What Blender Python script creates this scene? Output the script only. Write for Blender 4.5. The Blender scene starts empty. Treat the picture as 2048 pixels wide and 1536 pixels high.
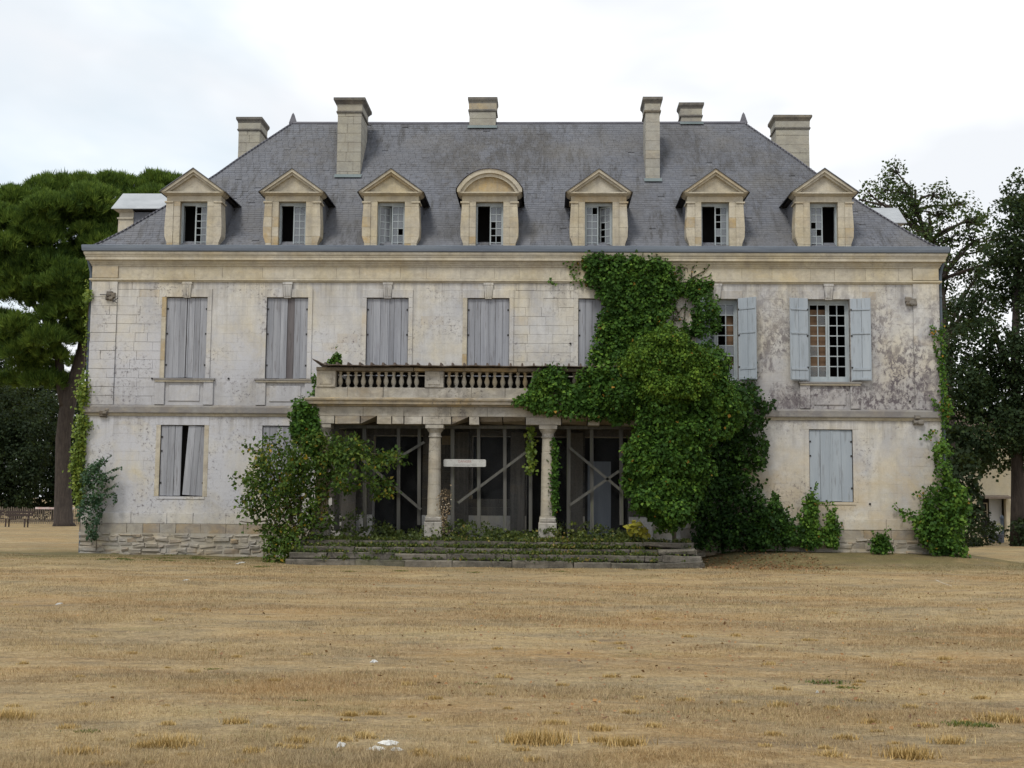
import bpy, math, random
import numpy as np
from math import sin, cos, pi, radians, sqrt, tan, atan2
from mathutils import Matrix, Vector

sc = bpy.context.scene
COL = sc.collection
R = random.Random(11)
rng = np.random.default_rng(11)

# ------------------------------------------------------------------ camera
FPX, CAMD, CAMZ, PITCH, YAW, ROLL = 2450.0, 34.5, 1.5, 5.41, 1.74, 0.495
_p, _y, _r = radians(PITCH), radians(YAW), radians(ROLL)
FW = np.array([-sin(_y) * cos(_p), cos(_y) * cos(_p), sin(_p)])
_rt = np.array([cos(_y), sin(_y), 0.0])
_up = np.cross(_rt, FW)
RT = _rt * cos(_r) + _up * sin(_r)
UP = _up * cos(_r) - _rt * sin(_r)
CAMP = np.array([0.0, -CAMD, CAMZ])
cam = bpy.data.cameras.new("camera")
cam.sensor_width = 36.0
cam.lens = 36.0 * FPX / 2048.0
cam.clip_start, cam.clip_end = 0.2, 2000.0
camo = bpy.data.objects.new("camera", cam)
COL.objects.link(camo)
camo.matrix_world = Matrix(((RT[0], UP[0], -FW[0], CAMP[0]), (RT[1], UP[1], -FW[1], CAMP[1]),
                            (RT[2], UP[2], -FW[2], CAMP[2]), (0, 0, 0, 1)))
sc.camera = camo


def W(px, py, Y=0.0):
    """world point at depth Y that a point of the survey photograph stands for"""
    r = FW * FPX + RT * (px - 1024) + UP * (768 - py)
    return CAMP + r * ((Y - CAMP[1]) / r[1])


# ------------------------------------------------------------------ exposure, sky, sun
sc.render.engine = 'CYCLES'
sc.view_settings.view_transform = 'Standard'
sc.view_settings.look = 'None'
sc.view_settings.gamma = 1.0
sc.view_settings.use_curve_mapping = False
sc.view_settings.exposure = 0.30
sc.cycles.max_bounces = 6
sc.cycles.diffuse_bounces = 3
sc.cycles.glossy_bounces = 2
sc.cycles.transparent_max_bounces = 8
sc.cycles.use_denoising = True
SUN_EL, SUN_ROT = radians(56), radians(205)


def nd(nt, typ, ins=None, **at):
    n = nt.nodes.new(typ)
    for k, v in at.items():
        setattr(n, k, v)
    for k, v in (ins or {}).items():
        s = n.inputs[k]
        if isinstance(v, bpy.types.NodeSocket):
            nt.links.new(v, s)
        else:
            if s.type == 'RGBA' and len(v) == 3:
                v = (*v, 1.0)
            s.default_value = v
    return n


def noise(nt, vec, scale=5.0, detail=4.0, rough=0.55, dist=0.0):
    return nd(nt, 'ShaderNodeTexNoise', {'Vector': vec, 'Scale': scale, 'Detail': detail, 'Roughness': rough, 'Distortion': dist}).outputs[0]


def scl(nt, vec, s, off=(0, 0, 0)):
    return nd(nt, 'ShaderNodeMapping', {'Vector': vec, 'Scale': s, 'Location': off}).outputs[0]


def mr(nt, v, a, b, c=0.0, d=1.0):
    return nd(nt, 'ShaderNodeMapRange', {0: v, 1: a, 2: b, 3: c, 4: d}).outputs[0]


def mth(nt, op, a, b=0.0, clamp=False):
    return nd(nt, 'ShaderNodeMath', {0: a, 1: b}, operation=op, use_clamp=clamp).outputs[0]


def mix(nt, f, a, b, mode='MIX'):
    return nd(nt, 'ShaderNodeMix', {0: f, 6: a, 7: b}, data_type='RGBA', blend_type=mode).outputs[2]


w = bpy.data.worlds.new("World")
sc.world = w
w.use_nodes = True
nt = w.node_tree
nt.nodes.clear()
sky = nd(nt, 'ShaderNodeTexSky', sky_type='NISHITA', sun_disc=False, sun_elevation=SUN_EL, sun_rotation=SUN_ROT,
         air_density=1.0, dust_density=2.0, ozone_density=1.0)
gen = nd(nt, 'ShaderNodeTexCoord').outputs['Generated']
cv = scl(nt, gen, (1.0, 1.0, 2.6), (3.1, 0.7, 0.2))
c1 = noise(nt, cv, 2.2, 5.0, 0.5, 0.4)
c2 = noise(nt, scl(nt, gen, (1, 1, 2.2), (7.3, 2.2, 1.0)), 3.4, 4.0, 0.5, 0.2)
cover = mr(nt, c1, 0.30, 0.50)
cloud = mix(nt, mr(nt, c2, 0.40, 0.60), (7.35, 7.6, 7.95), (9.6, 9.7, 9.85))
blue = mix(nt, 0.72, sky.outputs[0], (7.7, 8.6, 9.1))
colr = mix(nt, cover, blue, cloud)
bg = nd(nt, 'ShaderNodeBackground', {'Color': colr, 'Strength': 0.1})
wo = nd(nt, 'ShaderNodeOutputWorld', {'Surface': bg.outputs[0]})

sun = bpy.data.lights.new("sun", 'SUN')
sun.energy = 1.7
sun.angle = radians(14)
sun.color = (1.0, 0.95, 0.86)
suno = bpy.data.objects.new("sun", sun)
COL.objects.link(suno)
# sky's sun_rotation is measured clockwise from +Y; the lamp shines from the same direction
_sd = Vector((sin(SUN_ROT) * cos(SUN_EL), cos(SUN_ROT) * cos(SUN_EL), sin(SUN_EL)))
suno.rotation_euler = _sd.to_track_quat('Z', 'Y').to_euler()
suno.location = (0, -20, 40)


# ------------------------------------------------------------------ materials
def newmat(name):
    m = bpy.data.materials.new(name)
    m.use_nodes = True
    nt = m.node_tree
    nt.nodes.clear()
    out = nt.nodes.new('ShaderNodeOutputMaterial')
    return m, nt, out


def finish(nt, out, col, rough=0.85, bump=None, bstr=0.3, bdist=0.02, metal=0.0, spec=0.3):
    p = nd(nt, 'ShaderNodeBsdfPrincipled', {'Base Color': col, 'Roughness': rough, 'Metallic': metal, 'Specular IOR Level': spec})
    if bump is not None:
        b = nd(nt, 'ShaderNodeBump', {'Height': bump, 'Strength': bstr, 'Distance': bdist})
        nt.links.new(b.outputs[0], p.inputs['Normal'])
    nt.links.new(p.outputs[0], out.inputs[0])


def P(nt):
    return nd(nt, 'ShaderNodeNewGeometry').outputs['Position']


def tintv(nt):
    a = nd(nt, 'ShaderNodeAttribute', attribute_name='tint').outputs['Fac']
    o = nd(nt, 'ShaderNodeObjectInfo').outputs['Random']
    return mth(nt, 'FRACT', mth(nt, 'ADD', a, o))


def stone_mat(name, cream=(0.50, 0.445, 0.33), pale=(0.52, 0.505, 0.455), ochre=(0.43, 0.31, 0.14), ochre_amt=0.25, grey_amt=0.35,
              lichen=0.25, dark=(0.115, 0.105, 0.115), zone=False, tv=0.16, streak=0.2, grey=(0.36, 0.37, 0.385), grime=0.0, mott=0.35):
    m, nt, out = newmat(name)
    p = P(nt)
    t = tintv(nt)
    big = noise(nt, p, 0.55, 4.0, 0.6, 0.3)
    mid = noise(nt, p, 2.3, 5.0, 0.62, 0.2)
    fine = noise(nt, p, 26.0, 4.0, 0.65)
    col = mix(nt, mr(nt, big, 0.36, 0.62), cream, pale)
    # per-stone value and hue
    col = mix(nt, mr(nt, t, 0.0, 1.0, 0.0, tv), col, (0.25, 0.225, 0.18))
    om = mth(nt, 'MULTIPLY', mr(nt, t, 1.0 - ochre_amt, 1.0 - ochre_amt + 0.08), mr(nt, mid, 0.35, 0.6, 0.25, 0.85))
    col = mix(nt, om, col, ochre)
    om2 = mth(nt, 'MULTIPLY', mr(nt, noise(nt, scl(nt, p, (0.7, 0.7, 2.2), (9, 3, 1)), 1.1, 4.0, 0.6), 0.52, 0.70), ochre_amt * 2.0, clamp=True)
    col = mix(nt, om2, col, ochre)
    # grey lime-wash / weathering veil
    gm = mth(nt, 'MULTIPLY', mr(nt, noise(nt, scl(nt, p, (1, 1, 0.6), (5, 1, 2)), 0.9, 6.0, 0.66, 0.4), 0.44, 0.64), grey_amt)
    col = mix(nt, gm, col, grey)
    # vertical run-off
    sm = mth(nt, 'MULTIPLY', mr(nt, noise(nt, scl(nt, p, (6.0, 6.0, 0.35)), 1.0, 5.0, 0.6), 0.52, 0.75), streak)
    col = mix(nt, sm, col, (0.22, 0.205, 0.185))
    # pale / dark mottling and soot
    mo = noise(nt, p, 4.5, 9.0, 0.76, 0.3)
    col = mix(nt, mr(nt, mo, 0.34, 0.52, mott, 0.0), col, (0.30, 0.27, 0.215))
    col = mix(nt, mr(nt, mo, 0.54, 0.68, 0.0, mott), col, pale)
    if grime:
        gr = mr(nt, noise(nt, scl(nt, p, (1.0, 1.0, 1.6), (6, 6, 2)), 1.7, 9.0, 0.74, 0.5), 0.42, 0.58)
        col = mix(nt, mth(nt, 'MULTIPLY', gr, grime), col, dark)
    # lichen specks and patches
    lm = mth(nt, 'MULTIPLY', mr(nt, noise(nt, p, 11.0, 10.0, 0.78, 0.3), 0.53, 0.62), mr(nt, noise(nt, scl(nt, p, (1, 1, 1), (2, 7, 4)), 0.75, 3.0, 0.6), 0.46, 0.60))
    lm = mth(nt, 'MULTIPLY', lm, lichen)
    if zone:
        s = nd(nt, 'ShaderNodeSeparateXYZ', {0: p})
        zx = mr(nt, s.outputs[0], 4.9, 5.9)
        zz = mth(nt, 'MULTIPLY', mr(nt, s.outputs[2], 3.7, 4.0), mr(nt, s.outputs[2], 7.9, 7.0))
        zl = mr(nt, s.outputs[2], 6.9, 4.6, 0.62, 1.1)
        zone_m = mth(nt, 'MULTIPLY', mth(nt, 'MULTIPLY', zx, zz), zl)
        hl = mr(nt, noise(nt, scl(nt, p, (1, 1, 0.7), (3, 8, 1)), 7.5, 12.0, 0.76, 0.4), 0.465, 0.54)
        big2 = mr(nt, noise(nt, scl(nt, p, (1, 1, 1), (6, 2, 3)), 0.75, 6.0, 0.7, 0.5), 0.40, 0.53)
        hl = mth(nt, 'MAXIMUM', mth(nt, 'MULTIPLY', hl, big2), mth(nt, 'MULTIPLY', mr(nt, noise(nt, scl(nt, p, (1, 1, 1), (1, 5, 7)), 1.5, 10.0, 0.72, 0.6), 0.53, 0.60), 0.8))
        lm = mth(nt, 'MAXIMUM', lm, mth(nt, 'MULTIPLY', mth(nt, 'MULTIPLY', hl, zone_m), 0.96, clamp=True))
        veil = mth(nt, 'MULTIPLY', mth(nt, 'MULTIPLY', zx, zz), mr(nt, s.outputs[2], 5.6, 4.3, 0.03, 0.62))
        col = mix(nt, mth(nt, 'MULTIPLY', veil, mr(nt, mid, 0.3, 0.6, 0.5, 1.0)), col, (0.30, 0.285, 0.31))
        # lavender lime-wash left on the west half, bare yellow stone low on the east half
        lw = mth(nt, 'MULTIPLY', mr(nt, s.outputs[0], -4.6, -6.6), mth(nt, 'MULTIPLY', mr(nt, s.outputs[2], 0.8, 1.3), mr(nt, s.outputs[2], 7.3, 5.6)))
        lw = mth(nt, 'MULTIPLY', lw, mr(nt, noise(nt, scl(nt, p, (1, 1, 1), (2, 2, 8)), 0.8, 6.0, 0.65, 0.5), 0.36, 0.56))
        col = mix(nt, mth(nt, 'MULTIPLY', lw, 0.85), col, (0.47, 0.483, 0.53))
        ws = mth(nt, 'MULTIPLY', mr(nt, s.outputs[0], 4.6, 5.6), mr(nt, s.outputs[2], 3.2, 2.2))
        ws = mth(nt, 'MULTIPLY', ws, mr(nt, noise(nt, scl(nt, p, (1, 1, 1.3), (4, 2, 1)), 0.9, 6.0, 0.65, 0.5), 0.36, 0.58))
        col = mix(nt, mth(nt, 'MULTIPLY', ws, 0.6), col, (0.47, 0.375, 0.235))
        # run-off streaks hanging below the architrave, the string course and the sills
        vs_ = mr(nt, noise(nt, scl(nt, p, (5.5, 5.5, 0.22), (1, 1, 5)), 1.0, 7.0, 0.72), 0.46, 0.62)
        for zt_, ln_, am_ in ((7.66, 1.0, 0.55), (3.79, 0.8, 0.5), (4.78, 0.7, 0.45)):
            k_ = mth(nt, 'MULTIPLY', mr(nt, s.outputs[2], zt_ - ln_, zt_ - 0.04), mth(nt, 'LESS_THAN', s.outputs[2], zt_))
            col = mix(nt, mth(nt, 'MULTIPLY', mth(nt, 'MULTIPLY', k_, vs_), am_), col, (0.20, 0.19, 0.185))
        # damp grey band over the string course, and around the balcony
        bm = mth(nt, 'MULTIPLY', mr(nt, s.outputs[2], 5.5, 4.1), mth(nt, 'GREATER_THAN', s.outputs[2], 3.8))
        bm = mth(nt, 'MULTIPLY', bm, mr(nt, noise(nt, p, 1.6, 6.0, 0.68), 0.36, 0.62, 0.15, 0.8))
        col = mix(nt, bm, col, (0.30, 0.30, 0.315))
        # greenish dirt rising from the ground
        dm = mth(nt, 'MULTIPLY', mr(nt, s.outputs[2], 1.1, -0.2), mr(nt, noise(nt, p, 2.6, 5.0, 0.65), 0.34, 0.62))
        col = mix(nt, mth(nt, 'MULTIPLY', dm, 0.75), col, (0.20, 0.18, 0.13))
    col = mix(nt, lm, col, (0.095, 0.082, 0.096) if zone else dark)
    col = mix(nt, mr(nt, fine, 0.3, 0.7, 0.0, 0.22), col, (0.24, 0.22, 0.19))
    h = mth(nt, 'ADD', mth(nt, 'MULTIPLY', fine, 0.5), mid)
    finish(nt, out, col, 0.92, h, 0.45, 0.02, spec=0.15)
    return m


M = {}
M['stone'] = stone_mat('limewashed_limestone', cream=(0.545, 0.495, 0.385), pale=(0.56, 0.555, 0.54), zone=True, ochre_amt=0.06, lichen=0.9, grey_amt=0.75, streak=0.32, tv=0.05, grey=(0.36, 0.37, 0.405), mott=0.3)
M['ochre_stone'] = stone_mat('ochre_limestone', cream=(0.50, 0.435, 0.29), pale=(0.55, 0.51, 0.42), ochre=(0.42, 0.29, 0.11), ochre_amt=0.14, grey_amt=0.3,
                             lichen=0.35, tv=0.25, streak=0.4, grey=(0.36, 0.355, 0.34), grime=0.2, mott=0.55)
M['portico_stone'] = stone_mat('weathered_portico_stone', cream=(0.385, 0.35, 0.27), pale=(0.46, 0.44, 0.395), ochre_amt=0.10, grey_amt=0.6, lichen=1.0, streak=0.85,
                               dark=(0.08, 0.07, 0.065), grey=(0.30, 0.30, 0.30), grime=0.42, mott=0.5)
M['ledge'] = stone_mat('grey_ledge_stone', cream=(0.175, 0.174, 0.17), pale=(0.235, 0.234, 0.23), ochre_amt=0.12, grey_amt=0.6, lichen=0.8, streak=0.4, grey=(0.20, 0.203, 0.215), grime=0.45, mott=0.45)
M['chimney'] = stone_mat('chimney_stone', cream=(0.37, 0.355, 0.285), pale=(0.40, 0.39, 0.345), ochre_amt=0.06, grey_amt=0.45, lichen=0.7, streak=0.4, grey=(0.28, 0.28, 0.26), grime=0.28, mott=0.5)
M['chimney_cap'] = stone_mat('dark_cap_stone', cream=(0.10, 0.096, 0.088), pale=(0.16, 0.152, 0.13), ochre_amt=0.05, grey_amt=0.6, lichen=1.0, streak=0.6, grey=(0.12, 0.12, 0.125), dark=(0.05, 0.05, 0.055), grime=0.5)
M['rubble'] = stone_mat('rubble_stone', cream=(0.34, 0.29, 0.20), pale=(0.38, 0.36, 0.31), ochre=(0.33, 0.235, 0.12), ochre_amt=0.3, grey_amt=0.45, lichen=0.6, tv=0.5, streak=0.2, grime=0.42, mott=0.5)
M['step'] = stone_mat('mossy_step_stone', cream=(0.055, 0.047, 0.036), pale=(0.10, 0.09, 0.075), ochre=(0.06, 0.066, 0.026), ochre_amt=0.3, grey_amt=0.5, lichen=1.0, streak=0.3, dark=(0.018, 0.017, 0.015), grey=(0.105, 0.10, 0.09), tv=0.6, grime=0.7)
M['column_stone'] = stone_mat('old_column_stone', cream=(0.37, 0.33, 0.245), pale=(0.45, 0.42, 0.35), ochre_amt=0.15, grey_amt=0.45, lichen=0.8, streak=0.5, dark=(0.09, 0.08, 0.075), grey=(0.28, 0.28, 0.28), grime=0.22, mott=0.45)
M['baluster'] = stone_mat('baluster_stone', cream=(0.40, 0.355, 0.26), pale=(0.46, 0.43, 0.36), ochre_amt=0.2, grey_amt=0.3, lichen=0.3, streak=0.2)
M['mortar'] = stone_mat('old_mortar', cream=(0.33, 0.29, 0.22), pale=(0.38, 0.36, 0.30), ochre_amt=0.2, grey_amt=0.5, lichen=0.9)
M['socket'] = stone_mat('broken_socket_stone', cream=(0.045, 0.034, 0.026), pale=(0.075, 0.062, 0.05), ochre=(0.10, 0.07, 0.04), ochre_amt=0.2, lichen=0.9, tv=0.5)
M['porch_shade_wall'] = stone_mat('shade_toned_wall', cream=(0.022, 0.021, 0.02), pale=(0.03, 0.03, 0.03), ochre_amt=0.05, lichen=0.5, streak=0.3, grey=(0.03, 0.032, 0.036), mott=0.0)  # facade stone with the porch shade put into its colour
M['shade_pier'] = stone_mat('shade_toned_pier_stone', cream=(0.048, 0.046, 0.042), pale=(0.062, 0.061, 0.058), ochre_amt=0.05, lichen=0.7, streak=0.6, grey=(0.045, 0.046, 0.05), mott=0.0)  # stone darkened in colour to stand for shade in porch and balcony
M['farwall'] = stone_mat('outbuilding_render', cream=(0.52, 0.45, 0.30), pale=(0.55, 0.49, 0.36), ochre_amt=0.1, lichen=0.2, grey_amt=0.15)


def slate_mat():
    m, nt, out = newmat('roof_slate')
    p = P(nt)
    t = tintv(nt)
    col = mix(nt, mr(nt, t, 0, 1), (0.106, 0.115, 0.140), (0.136, 0.145, 0.170))
    col = mix(nt, mr(nt, noise(nt, p, 0.45, 4, 0.6, 0.3), 0.4, 0.66, 0, 0.6), col, (0.105, 0.107, 0.116))
    # black lichen patches and run-off streaks down the slope
    st = mth(nt, 'MULTIPLY', mr(nt, noise(nt, scl(nt, p, (2.6, 0.6, 0.45)), 1.6, 8, 0.74), 0.50, 0.60), mr(nt, noise(nt, scl(nt, p, (1, 1, 1), (4, 1, 3)), 0.42, 3, 0.5), 0.42, 0.55))
    col = mix(nt, mth(nt, 'MULTIPLY', st, 0.8), col, (0.05, 0.05, 0.053))
    sp = mth(nt, 'MULTIPLY', mr(nt, noise(nt, p, 6.0, 9, 0.78), 0.52, 0.60), mr(nt, noise(nt, scl(nt, p, (1, 1, 1), (8, 3, 1)), 0.5, 3, 0.5), 0.42, 0.55))
    col = mix(nt, mth(nt, 'MULTIPLY', sp, 0.75), col, (0.055, 0.053, 0.055))
    # the big blotch under the middle chimney and soot beside the tall ones
    for bx_, bz_, rx_, rz_, am in ((-1.7, 12.3, 2.6, 1.5, .85), (-.3, 12.9, .9, .7, .9), (-2.9, 11.6, 1.0, 1.6, .6), (4.0, 12.6, 1.2, 1.4, .6), (6.4, 11.6, 2.2, 1.6, .6), (-6.9, 12.0, .6, 1.2, .6), (2.9, 10.6, .9, 1.0, .45), (-8.0, 12.4, .9, .9, .5)):
        sx_ = nd(nt, 'ShaderNodeSeparateXYZ', {0: p})
        dx_ = mth(nt, 'DIVIDE', mth(nt, 'SUBTRACT', sx_.outputs[0], bx_), rx_)
        dz_ = mth(nt, 'DIVIDE', mth(nt, 'SUBTRACT', sx_.outputs[2], bz_), rz_)
        rr_ = mth(nt, 'ADD', mth(nt, 'MULTIPLY', dx_, dx_), mth(nt, 'MULTIPLY', dz_, dz_))
        bm_ = mth(nt, 'MULTIPLY', mr(nt, rr_, 1.1, 0.2), mr(nt, noise(nt, scl(nt, p, (1.5, .7, .6), (bx_, 0, bz_)), 2.6, 9, 0.75), 0.44, 0.58, 0.12, 1.0))
        col = mix(nt, mth(nt, 'MULTIPLY', bm_, am), col, (0.062, 0.060, 0.060))
    ls = mr(nt, noise(nt, p, 14.0, 5, 0.7), 0.63, 0.70)
    col = mix(nt, mth(nt, 'MULTIPLY', ls, 0.35), col, (0.27, 0.26, 0.24))
    br = mr(nt, noise(nt, scl(nt, p, (1, 1, 1), (1, 9, 5)), 0.6, 4, 0.6), 0.5, 0.72, 0, 0.45)
    col = mix(nt, br, col, (0.14, 0.132, 0.12))
    finish(nt, out, col, 0.62, noise(nt, p, 30, 3), 0.2, 0.01, spec=0.35)
    return m


M['slate'] = slate_mat()


def simple_mat(name, a, b, scale=(3, 3, 3), ns=2.0, rough=0.7, bstr=0.25, third=None, tv=0.0, spec=0.3, metal=0.0, lo=0.35, hi=0.65):
    m, nt, out = newmat(name)
    p = scl(nt, P(nt), scale)
    n1 = noise(nt, p, ns, 6, 0.65, 0.2)
    col = mix(nt, mr(nt, n1, lo, hi), a, b)
    if third:
        col = mix(nt, mr(nt, noise(nt, p, ns * 2.7, 7, 0.72), 0.54, 0.66), col, third)
    if tv:
        col = mix(nt, mr(nt, tintv(nt), 0, 1, 0, tv), col, tuple(c * 0.45 for c in a))
    finish(nt, out, col, rough, n1, bstr, 0.01, spec=spec, metal=metal)
    return m


M['shutter'] = simple_mat('weathered_shutter_wood', (0.245, 0.255, 0.285), (0.36, 0.372, 0.405), (9, 9, 0.45), 1.0, 0.85, 0.4, (0.155, 0.145, 0.15), 0.42)
M['shutter_dark'] = simple_mat('bare_shutter_wood', (0.085, 0.075, 0.08), (0.14, 0.13, 0.135), (9, 9, 0.4), 1.0, 0.9, 0.4, (0.06, 0.055, 0.055))
M['shutter_blue'] = simple_mat('painted_shutter_wood', (0.285, 0.325, 0.37), (0.335, 0.375, 0.415), (5, 5, 0.5), 1.0, 0.75, 0.2, (0.22, 0.24, 0.26), 0.12)
M['frame_wood'] = simple_mat('window_frame_paint', (0.27, 0.31, 0.335), (0.35, 0.385, 0.40), (6, 6, 2), 1.0, 0.7, 0.2)
M['zinc'] = simple_mat('zinc_sheet', (0.095, 0.115, 0.15), (0.145, 0.17, 0.205), (0.6, 2, 6), 1.0, 0.55, 0.1, spec=0.4)
M['pale_zinc'] = simple_mat('pale_zinc_sheet', (0.27, 0.29, 0.31), (0.36, 0.38, 0.40), (1, 1, 3), 1.0, 0.5, 0.1)
M['lead'] = simple_mat('ridge_lead', (0.075, 0.075, 0.095), (0.12, 0.12, 0.14), (1, 3, 3), 1.5, 0.6, 0.1)
M['pipe'] = simple_mat('painted_downpipe', (0.055, 0.075, 0.10), (0.085, 0.105, 0.13), (3, 3, 1), 2.0, 0.5, 0.05)
M['timber'] = simple_mat('grey_timber', (0.07, 0.07, 0.066), (0.12, 0.118, 0.108), (10, 10, 0.5), 1.0, 0.9, 0.3, (0.10, 0.11, 0.06), 0.3)
M['cover'] = simple_mat('rusty_cover_sheet', (0.075, 0.055, 0.045), (0.14, 0.115, 0.10), (2, 2, 6), 1.5, 0.8, 0.3, (0.04, 0.035, 0.03))
M['rail_stone'] = stone_mat('stained_rail_stone', cream=(0.20, 0.165, 0.12), pale=(0.27, 0.235, 0.18), ochre_amt=0.15, grey_amt=0.4, lichen=1.0, streak=0.6, grey=(0.16, 0.15, 0.14), dark=(0.06, 0.05, 0.045), grime=0.6)
M['bark'] = simple_mat('bark', (0.030, 0.024, 0.021), (0.062, 0.050, 0.042), (7, 7, 1.5), 1.5, 0.95, 0.8, (0.03, 0.024, 0.02))
M['bark_ivy'] = simple_mat('ivy_stem', (0.06, 0.048, 0.035), (0.11, 0.09, 0.065), (8, 8, 3), 1.5, 0.95, 0.5)
M['bench'] = simple_mat('dark_bench_wood', (0.035, 0.025, 0.022), (0.06, 0.042, 0.036), (4, 4, 4), 2, 0.7, 0.2)
M['iron'] = simple_mat('black_iron', (0.02, 0.02, 0.022), (0.035, 0.033, 0.033), (5, 5, 5), 2, 0.6, 0.1)
M['blackness'] = simple_mat('unlit_interior_black', (0.022, 0.02, 0.02), (0.032, 0.03, 0.03), (1, 1, 1), 1, 0.95, 0.0)  # near-black colour stands in for unlit rooms, ceiling and recesses
M['board'] = simple_mat('brown_inner_board', (0.125, 0.075, 0.045), (0.18, 0.115, 0.07), (3, 3, 0.6), 1.5, 0.85, 0.2)
M['door'] = simple_mat('dull_blue_door', (0.12, 0.14, 0.17), (0.16, 0.18, 0.21), (4, 4, 0.6), 1.5, 0.8, 0.2)
M['whitewood'] = simple_mat('white_door_paint', (0.50, 0.52, 0.54), (0.60, 0.61, 0.62), (3, 3, 1), 1.5, 0.6, 0.1)
M['lime'] = simple_mat('white_lime', (0.50, 0.50, 0.47), (0.66, 0.66, 0.65), (14, 14, 14), 2, 0.95, 0.3, (0.34, 0.28, 0.19))
M['tile'] = simple_mat('clay_tile', (0.12, 0.08, 0.06), (0.17, 0.12, 0.09), (3, 3, 3), 2, 0.9, 0.3)
M['paling'] = simple_mat('chestnut_paling', (0.13, 0.105, 0.085), (0.19, 0.155, 0.125), (6, 6, 1), 2, 0.9, 0.2)
M['tape'] = simple_mat('faded_barrier_tape', (0.55, 0.34, 0.32), (0.66, 0.60, 0.58), (2.5, 2, 2), 2, 0.6, 0.0)
M['sign'] = simple_mat('sign_enamel', (0.38, 0.385, 0.375), (0.46, 0.465, 0.45), (6, 6, 9), 2, 0.7, 0.1, (0.28, 0.275, 0.255))
M['red'] = simple_mat('faded_red_paint', (0.26, 0.12, 0.11), (0.38, 0.24, 0.22), (12, 12, 12), 3, 0.7, 0.0)
M['greyletter'] = simple_mat('faded_grey_paint', (0.22, 0.22, 0.21), (0.38, 0.38, 0.37), (12, 12, 12), 3, 0.7, 0.0)
M['glaze_y'] = simple_mat('glazed_pot', (0.08, 0.09, 0.12), (0.12, 0.13, 0.16), (3, 3, 3), 2, 0.3, 0.0)


def glass_mat(name='window_glass', lo=0.55, hi=0.75, dc=(0.20, 0.215, 0.24)):
    m, nt, out = newmat(name)
    p = P(nt)
    tr = nd(nt, 'ShaderNodeBsdfTransparent', {'Color': (0.80, 0.84, 0.85)})
    gl = nd(nt, 'ShaderNodeBsdfGlossy', {'Color': (0.9, 0.93, 0.95), 'Roughness': 0.08})
    df = nd(nt, 'ShaderNodeBsdfDiffuse', {'Color': dc})
    n = nd(nt, 'ShaderNodeObjectInfo').outputs['Random']
    m1 = nd(nt, 'ShaderNodeMixShader', {0: mr(nt, n, 0.0, 1.0, lo, hi), 1: tr.outputs[0], 2: df.outputs[0]})
    m2 = nd(nt, 'ShaderNodeMixShader', {0: 0.04, 1: m1.outputs[0], 2: gl.outputs[0]})
    nt.links.new(m2.outputs[0], out.inputs[0])
    return m


M['glass'] = glass_mat()
M['clear_glass'] = glass_mat('clear_window_glass', 0.02, 0.12)


def net_mat():
    m, nt, out = newmat('grey_debris_netting')
    p = P(nt)
    tr = nd(nt, 'ShaderNodeBsdfTransparent', {'Color': (1, 1, 1)})
    df = nd(nt, 'ShaderNodeBsdfDiffuse', {'Color': (0.13, 0.14, 0.15)})
    n = noise(nt, scl(nt, p, (1.2, 1, 0.7)), 0.9, 4, 0.6)
    m1 = nd(nt, 'ShaderNodeMixShader', {0: mr(nt, n, 0.38, 0.66, 0.015, 0.10), 1: tr.outputs[0], 2: df.outputs[0]})
    nt.links.new(m1.outputs[0], out.inputs[0])
    return m


M['net'] = net_mat()


def leaf_mat(name, cols, trans=0.35, rough=0.55, spec=0.35, big=0.25, odd=None):
    """cols: list of (position, colour) over the per-leaf tint"""
    m, nt, out = newmat(name)
    t = nd(nt, 'ShaderNodeAttribute', attribute_name='tint').outputs['Fac']
    p = P(nt)
    n = noise(nt, p, 1.1, 3, 0.6)
    v = mth(nt, 'ADD', t, mr(nt, n, 0.3, 0.7, -big, big), clamp=True)
    r = nd(nt, 'ShaderNodeValToRGB', {0: v})
    el = r.color_ramp.elements
    el[0].position, el[0].color = cols[0][0], (*cols[0][1], 1)
    el[1].position, el[1].color = cols[-1][0], (*cols[-1][1], 1)
    for q, c in cols[1:-1]:
        e = el.new(q)
        e.color = (*c, 1)
    c = r.outputs[0]
    if odd:
        c = mix(nt, mth(nt, 'GREATER_THAN', t, 0.985), c, odd)
    pb = nd(nt, 'ShaderNodeBsdfPrincipled', {'Base Color': c, 'Roughness': rough, 'Specular IOR Level': spec})
    tl = nd(nt, 'ShaderNodeBsdfTranslucent', {'Color': mix(nt, 0.5, c, (0.16, 0.20, 0.03), 'MIX')})
    ms = nd(nt, 'ShaderNodeMixShader', {0: trans, 1: pb.outputs[0], 2: tl.outputs[0]})
    nt.links.new(ms.outputs[0], out.inputs[0])
    return m


M['ivy'] = leaf_mat('ivy_leaf', [(0.0, (0.020, 0.052, 0.009)), (0.45, (0.037, 0.090, 0.013)), (0.8, (0.074, 0.152, 0.019)), (1.0, (0.12, 0.205, 0.028))], 0.2, spec=0.14, rough=.6, odd=(0.30, 0.17, 0.03))
M['ivy_bright'] = leaf_mat('bright_ivy_leaf', [(0.0, (0.032, 0.075, 0.012)), (0.5, (0.068, 0.132, 0.016)), (1.0, (0.14, 0.225, 0.026))], 0.22, spec=0.12, rough=.6, odd=(0.32, 0.2, 0.03))
M['ivy_dark'] = leaf_mat('dark_ivy_leaf', [(0.0, (0.010, 0.028, 0.008)), (0.6, (0.024, 0.060, 0.012)), (1.0, (0.06, 0.125, 0.02))], 0.2, spec=0.1)
M['creeper'] = leaf_mat('yellow_green_creeper_leaf', [(0.0, (0.07, 0.12, 0.018)), (0.5, (0.13, 0.20, 0.025)), (1.0, (0.24, 0.28, 0.04))], 0.4)
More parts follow.
